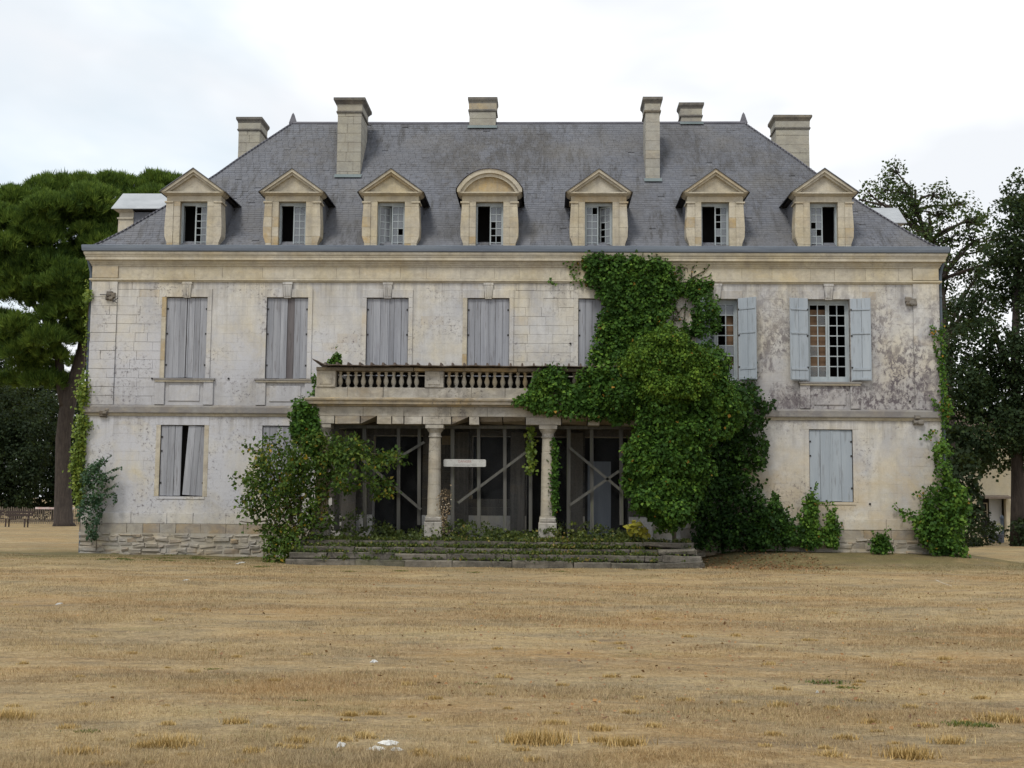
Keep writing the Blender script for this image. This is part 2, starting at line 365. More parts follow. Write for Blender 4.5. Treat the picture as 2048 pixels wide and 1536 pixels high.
M['shrub'] = leaf_mat('autumn_shrub_leaf', [(0.0, (0.022, 0.052, 0.012)), (0.45, (0.055, 0.105, 0.018)), (0.80, (0.11, 0.155, 0.022)), (0.93, (0.19, 0.15, 0.02)), (1.0, (0.34, 0.22, 0.02))], 0.3, big=0.16, spec=.15)
M['bluegreen'] = leaf_mat('blue_green_spray_leaf', [(0.0, (0.018, 0.05, 0.025)), (0.6, (0.035, 0.085, 0.04)), (1.0, (0.07, 0.13, 0.05))], 0.25)
M['needle'] = leaf_mat('pine_needle', [(0.0, (0.024, 0.055, 0.012)), (0.5, (0.085, 0.150, 0.026)), (1.0, (0.19, 0.275, 0.05))], 0.34, spec=0.15)
M['darkleaf'] = leaf_mat('dark_evergreen_leaf', [(0.0, (0.010, 0.018, 0.009)), (0.6, (0.018, 0.030, 0.014)), (1.0, (0.036, 0.055, 0.020))], 0.18, spec=0.08)
M['holm'] = leaf_mat('holm_oak_leaf', [(0.0, (0.014, 0.026, 0.012)), (0.6, (0.024, 0.042, 0.018)), (1.0, (0.05, 0.075, 0.026))], 0.2, spec=0.08)
M['oak'] = leaf_mat('airy_oak_leaf', [(0.0, (0.022, 0.042, 0.016)), (0.6, (0.045, 0.075, 0.026)), (1.0, (0.08, 0.11, 0.032))], 0.3, spec=0.15, odd=(0.16, 0.12, 0.04))
M['tuft'] = leaf_mat('ochre_tuft_blade', [(0.0, (0.26, 0.16, 0.06)), (0.6, (0.46, 0.31, 0.12)), (1.0, (0.60, 0.46, 0.23))], 0.2, spec=0.1)
M['moss'] = leaf_mat('moss_and_weed_leaf', [(0.0, (0.03, 0.05, 0.012)), (0.5, (0.07, 0.10, 0.018)), (0.85, (0.14, 0.16, 0.025)), (1.0, (0.24, 0.17, 0.05))], 0.3)
M['drystalk'] = leaf_mat('dry_seed_head', [(0.0, (0.14, 0.09, 0.045)), (0.6, (0.26, 0.19, 0.11)), (1.0, (0.48, 0.42, 0.34))], 0.25)
M['yellowleaf'] = leaf_mat('yellow_leaf', [(0.0, (0.22, 0.24, 0.03)), (1.0, (0.42, 0.38, 0.05))], 0.4)
M['deadleaf'] = leaf_mat('fallen_brown_leaf', [(0.0, (0.12, 0.055, 0.025)), (0.6, (0.24, 0.115, 0.045)), (1.0, (0.34, 0.18, 0.06))], 0.1)
M['flash'] = simple_mat('old_lead_flashing', (0.10, 0.13, 0.135), (0.15, 0.18, 0.185), (1, 1, 3), 1.0, 0.6, 0.1)
M['flower'] = leaf_mat('pale_flower_petal', [(0.0, (0.55, 0.50, 0.10)), (0.5, (0.62, 0.62, 0.48)), (1.0, (0.70, 0.70, 0.68))], 0.3)


def grass_mat(name, blades):
    m, nt, out = newmat(name)
    p = P(nt)
    s = nd(nt, 'ShaderNodeSeparateXYZ', {0: p})
    flat = nd(nt, 'ShaderNodeCombineXYZ', {0: s.outputs[0], 1: s.outputs[1], 2: 0.0}).outputs[0]
    band = noise(nt, scl(nt, flat, (0.07, 0.42, 1), (0.4, 3.3, 0)), 1.0, 4, 0.58, 0.5)
    b2 = noise(nt, scl(nt, flat, (0.35, 0.9, 1), (5, 3, 0)), 1.2, 5, 0.62, 0.3)
    col = mix(nt, mr(nt, band, 0.40, 0.60), (0.45, 0.345, 0.185), (0.285, 0.198, 0.10))
    col = mix(nt, mr(nt, b2, 0.46, 0.62, 0, 0.85), col, (0.26, 0.215, 0.14))
    col = mix(nt, mr(nt, noise(nt, scl(nt, flat, (0.25, 0.5, 1), (1, 8, 0)), 1.0, 4, 0.6), 0.48, 0.66, 0, 0.65), col, (0.37, 0.22, 0.085))
    col = mix(nt, mr(nt, noise(nt, scl(nt, flat, (0.8, 1.6, 1), (6, 1, 0)), 1.6, 6, 0.68), 0.52, 0.68, 0, 0.8), col, (0.19, 0.14, 0.085))
    col = mix(nt, mr(nt, noise(nt, scl(nt, flat, (1, 1.8, 1), (2, 2, 0)), 3.2, 6, 0.7), 0.48, 0.64, 0, 0.6), col, (0.54, 0.41, 0.24))
    dirt = mth(nt, 'MULTIPLY', mth(nt, 'MULTIPLY', mr(nt, s.outputs[0], 3.6, 4.2), mr(nt, s.outputs[0], 7.5, 5.5)), mr(nt, s.outputs[1], -4.8, -3.2))
    col = mix(nt, mth(nt, 'MULTIPLY', dirt, 0.8), col, (0.15, 0.095, 0.05))
    # greener growth by the walls and in a few low patches
    gy = mth(nt, 'MULTIPLY', mr(nt, s.outputs[1], -7.0, -2.0, 0.0, 0.85), mr(nt, s.outputs[1], 4.0, 2.0, 0.3, 1.0))
    gn = mr(nt, noise(nt, scl(nt, flat, (0.4, 0.9, 1), (3, 2, 0)), 1.0, 5, 0.62), 0.36, 0.62)
    gp = mth(nt, 'MULTIPLY', mr(nt, noise(nt, scl(nt, flat, (0.5, 1.0, 1), (13, 4, 0)), 0.8, 5, 0.65), 0.60, 0.72), 0.5)
    gm = mth(nt, 'MAXIMUM', mth(nt, 'MULTIPLY', gy, gn), gp)
    col = mix(nt, gm, col, (0.165, 0.155, 0.062))
    fy = mth(nt, 'MULTIPLY', mr(nt, s.outputs[1], -3.2, -.6), mr(nt, s.outputs[1], 2.0, 0.5))
    fy = mth(nt, 'MULTIPLY', fy, mr(nt, noise(nt, flat, 1.3, 5, 0.65), 0.3, 0.55, 0.35, 0.9))
    col = mix(nt, fy, col, (0.085, 0.082, 0.032))  # dark olive growth by the wall, with contact shade painted in
    if blades:
        t = nd(nt, 'ShaderNodeAttribute', attribute_name='tint').outputs['Fac']
        col = mix(nt, mr(nt, t, 0.0, 0.5, 0.55, 0.0), col, (0.21, 0.14, 0.07))
        col = mix(nt, mr(nt, t, 0.55, 1.0, 0.0, 0.6), col, (0.62, 0.49, 0.29))
        col = mix(nt, mr(nt, t, 0.975, 0.98, 0.0, 0.8), col, (0.10, 0.14, 0.04))
        pb = nd(nt, 'ShaderNodeBsdfPrincipled', {'Base Color': col, 'Roughness': 0.8, 'Specular IOR Level': 0.15})
        tl = nd(nt, 'ShaderNodeBsdfTranslucent', {'Color': col})
        ms = nd(nt, 'ShaderNodeMixShader', {0: 0.3, 1: pb.outputs[0], 2: tl.outputs[0]})
        nt.links.new(ms.outputs[0], out.inputs[0])
        return m
    soil = mr(nt, noise(nt, scl(nt, flat, (0.6, 1.6, 1), (2, 6, 0)), 1.3, 8, 0.72), 0.54, 0.66, 0, 0.75)
    col = mix(nt, soil, col, (0.12, 0.095, 0.075))
    f1 = noise(nt, flat, 18.0, 8, 0.75)
    col = mix(nt, mr(nt, f1, 0.40, 0.62, 0.55, 0.0), col, (0.10, 0.075, 0.045))
    col = mix(nt, mr(nt, noise(nt, scl(nt, flat, (1, 1, 1), (4, 4, 0)), 30.0, 6, 0.7), 0.5, 0.7, 0.0, 0.5), col, (0.46, 0.37, 0.20))
    finish(nt, out, col, 0.95, f1, 0.7, 0.05, spec=0.1)
    return m


M['ground'] = grass_mat('parched_turf', False)
M['blade'] = grass_mat('dry_grass_blade', True)


# ------------------------------------------------------------------ geometry helpers
class MB:
    def __init__(s):
        s.v, s.f, s.t = [], [], []

    def add(s, vs, fs, tint=0.0):
        b = len(s.v)
        s.v += [tuple(q) for q in vs]
        s.f += [tuple(i + b for i in q) for q in fs]
        s.t += [tint] * len(fs)

    def box(s, x0, x1, y0, y1, z0, z1, tint=0.0):
        s.hexa([(x0, y0, z0), (x1, y0, z0), (x1, y1, z0), (x0, y1, z0), (x0, y0, z1), (x1, y0, z1), (x1, y1, z1), (x0, y1, z1)], tint)

    def hexa(s, c, tint=0.0):
        s.add(c, [(0, 3, 2, 1), (4, 5, 6, 7), (0, 1, 5, 4), (1, 2, 6, 5), (2, 3, 7, 6), (3, 0, 4, 7)], tint)

    def block(s, x0, x1, yf, yb, z0, z1, ch=0.008, tint=0.0, jit=0.0):
        """stone block seen from -y with a chamfered face"""
        j = lambda: R.uniform(-jit, jit)
        vs = []
        for (yy, ins) in ((yb, 0), (yf + ch, 0), (yf, ch)):
            for (xx, zz) in ((x0 + ins, z0 + ins), (x1 - ins, z0 + ins), (x1 - ins, z1 - ins), (x0 + ins, z1 - ins)):
                vs.append((xx + j(), yy + (j() * 0.5 if yy == yf else 0), zz + j()))
        fs = [(8, 9, 10, 11)]
        for a in (0, 4):
            for i in range(4):
                k = (i + 1) % 4
                fs.append((a + i, a + k, a + 4 + k, a + 4 + i))
        s.add(vs, fs, tint)

    def prism(s, outline, y0, y1, tint=0.0):
        """outline (x,z) counter-clockwise seen from -y, extruded from y0 (front) to y1"""
        n = len(outline)
        vs = [(x, y0, z) for x, z in outline] + [(x, y1, z) for x, z in outline]
        fs = [tuple(range(n)), tuple(range(2 * n - 1, n - 1, -1))]
        for i in range(n):
            k = (i + 1) % n
            fs.append((i, i + n, k + n, k))
        s.add(vs, fs, tint)

    def tube(s, pts, rad, n=8, tint=0.0, cap=True):
        rings = []
        for i, p in enumerate(pts):
            p = Vector(p)
            a = Vector(pts[max(i - 1, 0)])
            b = Vector(pts[min(i + 1, len(pts) - 1)])
            d = (b - a).normalized()
            u = d.orthogonal().normalized() if abs(d.z) > 0.9 else d.cross(Vector((0, 0, 1))).normalized()
            if abs(d.z) > 0.9:
                u = (Vector((1, 0, 0)) - d * d.x).normalized()
            v = d.cross(u)
            r = rad[i] if hasattr(rad, '__len__') else rad
            rings.append([p + (u * cos(2 * pi * k / n) + v * sin(2 * pi * k / n)) * r for k in range(n)])
        vs = [q for ring in rings for q in ring]
        fs = []
        for i in range(len(pts) - 1):
            for k in range(n):
                k2 = (k + 1) % n
                fs.append((i * n + k, i * n + k2, (i + 1) * n + k2, (i + 1) * n + k))
        if cap:
            fs.append(tuple(range(n - 1, -1, -1)))
            fs.append(tuple((len(pts) - 1) * n + k for k in range(n)))
        s.add(vs, fs, tint)

    def lathe(s, prof, cx, cy, n=16, tint=0.0, sq=False):
        vs, fs = [], []
        for (r, z) in prof:
            for k in range(n):
                a = 2 * pi * (k + (0.5 if sq else 0)) / n
                vs.append((cx + r * cos(a), cy + r * sin(a), z))
        for i in range(len(prof) - 1):
            for k in range(n):
                k2 = (k + 1) % n
                fs.append((i * n + k, i * n + k2, (i + 1) * n + k2, (i + 1) * n + k))
        fs.append(tuple(range(n - 1, -1, -1)))
        fs.append(tuple((len(prof) - 1) * n + k for k in range(n)))
        s.add(vs, fs, tint)

    def build(s, name, mat, parent=None, loc=(0, 0, 0), smooth=False):
        me = bpy.data.meshes.new(name)
        me.from_pydata(s.v, [], s.f)
        if any(s.t):
            a = me.attributes.new('tint', 'FLOAT', 'FACE')
            a.data.foreach_set('value', s.t)
        if smooth:
            me.polygons.foreach_set('use_smooth', [True] * len(me.polygons))
        me.materials.append(mat)
        return link(name, me, parent, loc)


def link(name, me, parent=None, loc=(0, 0, 0), rz=0.0):
    o = bpy.data.objects.new(name, me)
    COL.objects.link(o)
    o.location = loc
    o.rotation_euler = (0, 0, rz)
    if parent:
        o.parent = parent
    return o


def tag(o, label=None, cat=None, group=None, kind=None):
    for k, v in (('label', label), ('category', cat), ('group', group), ('kind', kind)):
        if v:
            o[k] = v
    return o


def empty(name, loc=(0, 0, 0), parent=None, rz=0.0):
    return link(name, None, parent, loc, rz)


def copy_tree(o, parent=None):
    c = o.copy()
    COL.objects.link(c)
    if parent:
        c.parent = parent
    for ch in list(o.children):
        copy_tree(ch, c)
    return c


def np_mesh(name, V, F, mat, tint=None, parent=None, loc=(0, 0, 0)):
    V = np.asarray(V, np.float32) - np.asarray(loc, np.float32)
    F = np.asarray(F, np.int32)
    k = F.shape[1]
    me = bpy.data.meshes.new(name)
    me.vertices.add(len(V))
    me.vertices.foreach_set('co', V.ravel())
    me.loops.add(F.size)
    me.loops.foreach_set('vertex_index', F.ravel())
    me.polygons.add(len(F))
    me.polygons.foreach_set('loop_start', np.arange(0, F.size, k, dtype=np.int32))
    me.polygons.foreach_set('loop_total', np.full(len(F), k, np.int32))
    if tint is not None:
        a = me.attributes.new('tint', 'FLOAT', 'FACE')
        a.data.foreach_set('value', np.asarray(tint, np.float32))
    me.update(calc_edges=True)
    me.materials.append(mat)
    return link(name, me, parent, loc)


def unit(a):
    return a / np.maximum(np.linalg.norm(a, axis=1, keepdims=True), 1e-6)


def leaf_arrays(Pp, D, Nn, L, Wd, fold=0.12):
    """kite-shaped leaves folded along the midrib -> verts, tris"""
    D = unit(D)
    Nn = unit(Nn - D * np.sum(Nn * D, 1, keepdims=True))
    S = np.cross(D, Nn)
    L = np.broadcast_to(L, (len(Pp),))[:, None]
    Wd = np.broadcast_to(Wd, (len(Pp),))[:, None]
    a = Pp
    b = Pp + D * L * 0.42 + S * Wd * 0.5 + Nn * L * fold
    c = Pp + D * L
    d = Pp + D * L * 0.42 - S * Wd * 0.5 + Nn * L * fold
    V = np.stack([a, b, c, d], 1).reshape(-1, 3)
    i = np.arange(len(Pp))[:, None] * 4
    F = np.concatenate([i + [[0, 1, 2]], i + [[0, 2, 3]]], 1).reshape(-1, 3)
    return V, F


def clumps(C, O, rc, k, size, asp=0.9, droop=0.5, spread=1.0, flat=0.35, tmean=0.45, tsd=0.22):
    """leaf clumps: centres C, outward directions O, radii rc, k leaves each"""
    m = len(C)
    O = unit(O)
    u = unit(rng.normal(size=(m, k, 3)).reshape(-1, 3))
    Ok = np.repeat(O, k, 0)
    dot = np.sum(u * Ok, 1, keepdims=True)
    u = np.where(dot < -0.15, u - 2 * dot * Ok, u)
    rr = (np.repeat(np.broadcast_to(rc, (m,)), k) * rng.uniform(0.35, 1.0, m * k) ** 0.6)[:, None]
    Pp = np.repeat(C, k, 0) + u * rr * spread
    N = unit(u * 0.8 + Ok * flat + rng.normal(size=(m * k, 3)) * 0.35 + np.array([0, 0, 0.25]))
    D = rng.normal(size=(m * k, 3)) * 0.7 + u * 0.5 + np.array([0, 0, -droop])
    L = size * rng.uniform(0.45, 1.4, m * k)
    ct = np.repeat(rng.normal(0, tsd * 0.6, m), k)
    t = np.clip(tmean + ct + rng.normal(0, tsd, m * k), 0, .97)
    t = np.where(rng.random(m * k) < .004, 1.0, t)
    V, F = leaf_arrays(Pp, D, N, L, L * asp)
    return V, F, np.repeat(t, 2)


def merge(parts):
    Vs, Fs, Ts, b = [], [], [], 0
    for V, F, t in parts:
        Vs.append(V)
        Fs.append(F + b)
        Ts.append(t)
        b += len(V)
    return np.concatenate(Vs), np.concatenate(Fs), np.concatenate(Ts)


def in_poly(x, z, poly):
    c = np.zeros(len(x), bool)
    n = len(poly)
    for i in range(n):
        x1, z1 = poly[i]
        x2, z2 = poly[(i + 1) % n]
        cond = ((z1 > z) != (z2 > z)) & (x < (x2 - x1) * (z - z1) / ((z2 - z1) or 1e-9) + x1)
        c ^= cond
    return c


def poly_world(poly_px, Y):
    return [(W(x, y, Y)[0], W(x, y, Y)[2]) for x, y in poly_px]


def sample_poly(poly, n):
    xs = [p[0] for p in poly]
    zs = [p[1] for p in poly]
    X, Z = [], []
    while sum(map(len, X)) < n:
        x = rng.uniform(min(xs), max(xs), n * 2)
        z = rng.uniform(min(zs), max(zs), n * 2)
        k = in_poly(x, z, poly)
        X.append(x[k])
        Z.append(z[k])
    return np.concatenate(X)[:n], np.concatenate(Z)[:n]


def wall_ivy(poly_px, Y, ncl, k, rc, size, thick=0.15, tmean=0.45, droop=0.6, tsd=0.22):
    poly = poly_world(poly_px, Y)
    x, z = sample_poly(poly, ncl)
    C = np.stack([x, Y - thick * rng.uniform(0, 1, ncl) ** 1.5, z], 1)
    O = np.tile([[0, -1.0, 0.25]], (ncl, 1)) + rng.normal(0, 0.2, (ncl, 3))
    return clumps(C, O, rc * rng.uniform(0.6, 1.3, ncl), k, size, droop=droop, tmean=tmean, tsd=tsd)


def blob_ivy(ells, ncl_per_m2, k, rc, size, inner=0.25, tmean=0.45, droop=0.5, front=True, tsd=0.22, asp=0.9):
    """ells: (x,y,z,rx,ry,rz) ellipsoids; clumps over their surfaces"""
    Cs, Os = [], []
    for (x, y, z, rx, ry, rz) in ells:
        area = 4 * pi * ((rx * ry) ** 1.6 / 3 + (rx * rz) ** 1.6 / 3 + (ry * rz) ** 1.6 / 3) ** (1 / 1.6)
        n = max(4, int(area * ncl_per_m2))
        u = unit(rng.normal(size=(n, 3)))
        if front:
            u[:, 1] = np.where(u[:, 1] > 0.35, -u[:, 1], u[:, 1])
        s = np.where(rng.random(n) < inner, rng.uniform(0.3, 0.85, n), rng.uniform(0.86, 1.08, n))[:, None]
        Cs.append(np.array([x, y, z]) + u * s * np.array([rx, ry, rz]))
        Os.append(u / np.array([rx, ry, rz]))
    C = np.concatenate(Cs)
    O = np.concatenate(Os)
    return clumps(C, O, rc * rng.uniform(0.55, 1.3, len(C)), k, size, droop=droop, tmean=tmean, tsd=tsd, asp=asp)


def pxell(cx, cy, rx, ry, Y, depth=None):
    """an ellipse measured on the photograph, as an ellipsoid standing at depth Y"""
    a = W(cx, cy, Y)
    s = (Y + CAMD) / FPX
    return (a[0], Y, a[2], rx * s, depth if depth else min(rx, ry) * s, ry * s)


def tendrils(strokes, Y, r, mb, jit=0.01):
    for st in strokes:
        pts = [W(x, y, Y) + rng.normal(0, jit, 3) for x, y in st]
        mb.tube(pts, np.linspace(r, r * 0.5, len(pts)), 5)


def stroke_leaves(strokes, Y, per_m, size, spread=0.05, tmean=0.45, droop=0.5, out=0.05):
    Ps = []
    for st in strokes:
        for (a, b) in zip(st[:-1], st[1:]):
            A, B = W(*a, Y), W(*b, Y)
            n = max(2, int(np.linalg.norm(B - A) * per_m))
            t = rng.random((n, 1))
            Ps.append(A + (B - A) * t + rng.normal(0, spread, (n, 3)) * np.array([1, 0.4, 1]))
    Pp = np.concatenate(Ps)
    n = len(Pp)
    Pp[:, 1] -= rng.uniform(0, out, n)
    N = np.array([0, -1, 0.35]) + rng.normal(0, 0.45, (n, 3))
    D = rng.normal(0, 0.7, (n, 3)) + np.array([0, -0.2, -droop])
    L = size * rng.uniform(0.65, 1.3, n)
    V, F = leaf_arrays(Pp, D, N, L, L * 0.85)
    return V, F, np.repeat(np.clip(tmean + rng.normal(0, 0.22, n), 0, 1), 2)


# ------------------------------------------------------------------ ground
def gz(x, y):
    x = np.asarray(x, float)
    y = np.asarray(y, float)
    z = -0.15 + 0.03 * np.sin(0.35 * x + 0.2 * y) + 0.025 * np.sin(0.9 * y + 0.15 * x) + 0.012 * np.sin(2.3 * x + 1.7 * y)
    s = np.clip((x - 3.9) / 1.2, 0, 1) * np.clip((13.5 - x) / 2, 0, 1)
    z = z + 0.26 * s * np.exp(-((np.minimum(y, 0.0)) / 1.5) ** 2) * np.exp(-((np.maximum(y, 0.0)) / 6) ** 2)
    s2 = np.clip((-6.8 - x) / 1.5, 0, 1)
    z = z + 0.04 * s2 * np.exp(-(y / 1.2) ** 2)
    return z


xs = np.concatenate([np.linspace(-600, -40, 15), np.linspace(-38, 38, 230), np.linspace(40, 600, 15)])
ys = np.concatenate([np.linspace(-60, -29, 8), np.linspace(-28.5, 4, 180), np.linspace(5, 40, 30), np.linspace(50, 900, 18)])
X, Y_ = np.meshgrid(xs, ys)
V = np.stack([X.ravel(), Y_.ravel(), gz(X, Y_).ravel()], 1)
nx = len(xs)
i = (np.arange(len(ys) - 1)[:, None] * nx + np.arange(nx - 1)[None]).ravel()
F = np.stack([i, i + 1, i + 1 + nx, i + nx], 1)
g = np_mesh('ground', V, F, M['ground'])
g.data.polygons.foreach_set('use_smooth', [True] * len(g.data.polygons))
tag(g, kind='structure')

# ------------------------------------------------------------------ chateau
XL, XR, YB = -13.17, 10.97, 9.2
house = empty('chateau')
tag(house, 'derelict two-storey limestone mansion with slate roof, shuttered windows and ivy-grown portico', 'mansion')

W1 = [(-10.99, -9.80), (-8.09, -6.90), (-5.22, -4.02), (-2.34, -1.14), (0.82, 2.01), (4.15, 5.33), (7.29, 8.47)]
Z10, Z11 = 4.88, 7.22
GW = [(-11.03, -9.78), (-8.12, -6.95), (4.12, 5.30), (7.28, 8.49)]
Z00, Z01 = 1.52, 3.54
PD = [(-4.95, -3.55, 0.46, 3.28), (-2.15, -1.08, 1.52, 3.28), (-0.62, 0.52, 0.46, 3.28), (1.02, 2.25, 0.46, 3.28)]
OPEN = [(a, b, Z10, Z11) for a, b in W1] + [(a, b, Z00, Z01) for a, b in GW] + PD

# core walls with real openings
mb = MB()
zb = sorted({-0.4, 8.5} | {o[2] for o in OPEN} | {o[3] for o in OPEN})
for z0, z1 in zip(zb[:-1], zb[1:]):
    cuts = sorted((a, b) for a, b, c, d in OPEN if c <= z0 + 1e-6 and d >= z1 - 1e-6)
    x = XL + 0.02
    for a, b in cuts + [(XR - 0.02, None)]:
        if a > x:
            mb.box(x, a, 0.014, 0.48, z0, z1)
        x = b
mb.box(XL, XL + 0.45, 0.49, YB, -0.4, 8.5)
mb.box(XR - 0.45, XR, 0.49, YB, -0.4, 8.5)
mb.box(XL + 0.46, XR - 0.46, YB - 0.45, YB, -0.4, 8.5)
mb.build('wall', M['stone'], house)
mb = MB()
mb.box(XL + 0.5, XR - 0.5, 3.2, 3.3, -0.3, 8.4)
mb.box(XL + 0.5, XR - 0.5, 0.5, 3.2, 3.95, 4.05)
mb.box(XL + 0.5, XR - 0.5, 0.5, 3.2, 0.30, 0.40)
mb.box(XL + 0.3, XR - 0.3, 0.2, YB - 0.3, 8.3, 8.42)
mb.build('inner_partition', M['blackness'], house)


# ashlar facing
def exposed(x, z):
    return z > 4.1 and (x < -11.1 or -1.05 < x < 0.8)


stones = []


def course(z0, z1, xa, xb, lmin, lmax, y0=0.0, rects=OPEN, name='stone'):
    cuts = sorted((a, b) for a, b, c, d in rects if c < z1 - 0.01 and d > z0 + 0.01 and b > xa and a < xb)
    x = xa
    segs = []
    for a, b in cuts + [(xb, xb)]:
        if a - x > 0.02:
            segs.append((x, a))
        x = max(x, b)
    for s0, s1 in segs:
        x = s0
        while x < s1 - 1e-4:
            l = R.uniform(lmin, lmax)
            if s1 - (x + l) < lmin * 0.6:
                l = s1 - x
            stones.append((x, min(x + l, s1), z0, z1, y0, name))
            x += l


def rows(za, zb, n):
    return [(za + (zb - za) * i / n, za + (zb - za) * (i + 1) / n) for i in range(n)]


PIL = [(XL, -12.42), (10.24, XR)]
for z0, z1 in rows(1.06, 1.52, 2) + rows(1.52, 3.54, 8) + rows(3.54, 3.80, 1):
    course(z0, z1, XL, XR, 0.4, 0.85)
for z0, z1 in rows(4.11, 4.88, 3) + rows(4.88, 7.22, 9) + rows(7.22, 7.66, 2):
    course(z0, z1, PIL[0][1], PIL[1][0], 0.32, 0.7)
    course(z0, z1, *PIL[0], 0.3, 0.75, -0.045, [])
    course(z0, z1, *PIL[1], 0.5, 0.75, -0.045, [])
fr = []
stones_main = stones
stones = fr
course(7.77, 8.11, PIL[0][1], PIL[1][0], 0.6, 1.3, -0.01, [])
course(7.77, 8.11, *PIL[0], 0.8, 0.9, -0.055, [])
course(7.77, 8.11, *PIL[1], 0.8, 0.9, -0.055, [])
pl = []
stones = pl
for z0, z1, l in ((0.75, 1.06, 1.0), (0.48, 0.75, 0.7)):
    course(z0, z1, XL - 0.04, XR + 0.04, l * 0.6, l * 1.2, -0.05, PD)
rb = []
stones = rb
z = -0.35
while z < 0.47:
    h = min(R.uniform(0.11, 0.2), 0.48 - z)
    course(z, z + h, XL - 0.06, XR + 0.06, 0.18, 0.55, -0.07, PD)
    z += h


def stone_obj(s, mbx=None):
    x0, x1, z0, z1, y0, nm = s
    e = exposed((x0 + x1) / 2, (z0 + z1) / 2)
    g = (R.uniform(.004, .008) if R.random() < .2 else R.uniform(0.0008, 0.003)) if e else (R.uniform(0.0003, 0.0009) if R.random() < .88 else R.uniform(.0015, .003))
    dy = R.uniform(-0.008, 0.004) if e else R.uniform(-0.0012, 0.0006)
    b = mbx or MB()
    b.block(x0 + g, x1 - g, y0 + dy, 0.05, z0 + g, z1 - g, R.uniform(.002, .008) if e else 0.0008, R.random(), 0.004 if e else 0.0003)
    return b


def hidden(s):
    xc, zc = (s[0] + s[1]) / 2, (s[2] + s[3]) / 2
    if -6.3 < xc < 3.4 and zc < 5.0:
        return True
    if 1.2 < xc < 4.6 and zc > 4.9:
        return True
    return 3.3 < xc < 6.0 and zc < 4.9


vis = sorted((s for s in stones_main if not hidden(s)), key=lambda s: -(s[1] - s[0]) * (s[3] - s[2]))
top = set(id(s) for s in vis[:300])
rest = MB()
for s in stones_main:
    if id(s) in top:
        stone_obj(s).build('stone', M['stone'], house)
    elif -6.3 < (s[0] + s[1]) / 2 < 3.4 and s[3] < 3.9:
        pass
    else:
        stone_obj(s, rest)
o = rest.build('ashlar_facing', M['stone'], house)
o['kind'] = 'stuff'
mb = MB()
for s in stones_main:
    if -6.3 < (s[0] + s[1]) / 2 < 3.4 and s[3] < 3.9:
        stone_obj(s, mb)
o = mb.build('shade_toned_facing', M['porch_shade_wall'], house)  # wall behind the portico, its shade carried by the darker stone
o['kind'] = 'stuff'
for s in fr:
    b = MB()
    b.block(s[0] + 0.002, s[1] - 0.002, s[4] + R.uniform(-.002, .002), 0.05, s[2], s[3], 0.004, R.random())
    b.build('frieze_stone', M['ochre_stone'], house)
for s in pl:
    if -6.6 < s[0] < 3.4:
        continue
    b = MB()
    b.block(s[0] + 0.003, s[1] - 0.003, s[4] + R.uniform(-.012, .004), 0.05, s[2] + .003, s[3] - .003, 0.01, R.random(), 0.003)
    b.build('plinth_stone', M['stone'] if s[2] > 0.7 else M['rubble'], house)
rmb = MB()
for s in rb:
    if -6.6 < s[0] < 3.4 or s[3] < -0.28:
        continue
    b = MB() if s[0] < -7 else rmb
    g = R.uniform(0.006, 0.018)
    dz = R.uniform(-0.035, 0.035)
    b.block(s[0] + g, s[1] - g, s[4] - R.uniform(-0.005, 0.04), 0.05, s[2] + g + dz, s[3] - g + dz + R.uniform(-.04, .02), 0.025, R.random(), 0.028)
    if b is not rmb:
        b.build('rubble_stone', M['rubble'], house)
for a, b in ((XL - .02, -6.6), (3.5, XR + .02)):
    mb = MB()
    mb.box(a, b, -.058, .01, -.4, .49)
    mb.build('mortar_bed', M['mortar'], house)
o = rmb.build('rubble_facing', M['rubble'], house)
o['kind'] = 'stuff'


def sweep(prof, xl=XL, xr=XR, yb=YB, yf=0.0):
    m = MB()
    vs, n = [], len(prof)
    for d, z in prof:
        vs += [(xl - d, yb, z), (xl - d, yf - d, z), (xr + d, yf - d, z), (xr + d, yb, z)]
    fs = []
    for i in range(n - 1):
        for k in range(3):
            a = i * 4 + k
            fs.append((a, a + 1, a + 5, a + 4))
    m.add(vs, fs)
    return m


sweep([(-0.02, 8.09), (0.035, 8.12), (0.035, 8.15), (0.055, 8.165), (0.055, 8.19), (0.08, 8.21), (0.08, 8.24), (0.105, 8.265), (0.165, 8.28), (0.165, 8.36), (0.18, 8.37),
       (0.18, 8.395), (0.20, 8.42), (0.215, 8.46), (0.215, 8.505), (-0.1, 8.505)]).build('cornice', M['ochre_stone'], house)
sweep([(-0.02, 7.64), (0.035, 7.665), (0.04, 7.69), (0.075, 7.705), (0.075, 7.745), (-0.02, 7.775)]).build('architrave', M['ochre_stone'], house)
sweep([(-0.02, 3.785), (0.035, 3.80), (0.045, 3.835), (0.07, 3.86), (0.07, 3.872), (-0.02, 3.874)]).build('string_moulding', M['ochre_stone'], house)
sweep([(-0.02, 3.876), (0.10, 3.880), (0.105, 3.90), (0.10, 4.05), (0.02, 4.11), (-0.02, 4.115)]).build('string_course', M['ledge'], house)
sweep([(-0.02, 8.507), (0.225, 8.508), (0.25, 8.53), (0.262, 8.60), (0.265, 8.685), (0.25, 8.695), (0.235, 8.68), (0.21, 8.60), (-0.05, 8.58)]).build('gutter', M['zinc'], house)

# ---- roof: bell-cast hipped slate
EX0, EX1, EY = XL - 0.20, XR + 0.20, -0.20
HP = [(0.0, 8.56), (0.36, 8.84), (0.82, 9.27), (1.2, 9.67), (1.95, 10.45), (2.95, 11.56), (3.5, 12.23), (4.05, 12.86), (4.88, 13.81)]
TM = HP[-1][0]
BY = EY + 2 * TM


def hz(t):
    for (a, za), (b, zb) in zip(HP[:-1], HP[1:]):
        if t <= b:
            return za + (zb - za) * (t - a) / (b - a)
    return HP[-1][1]


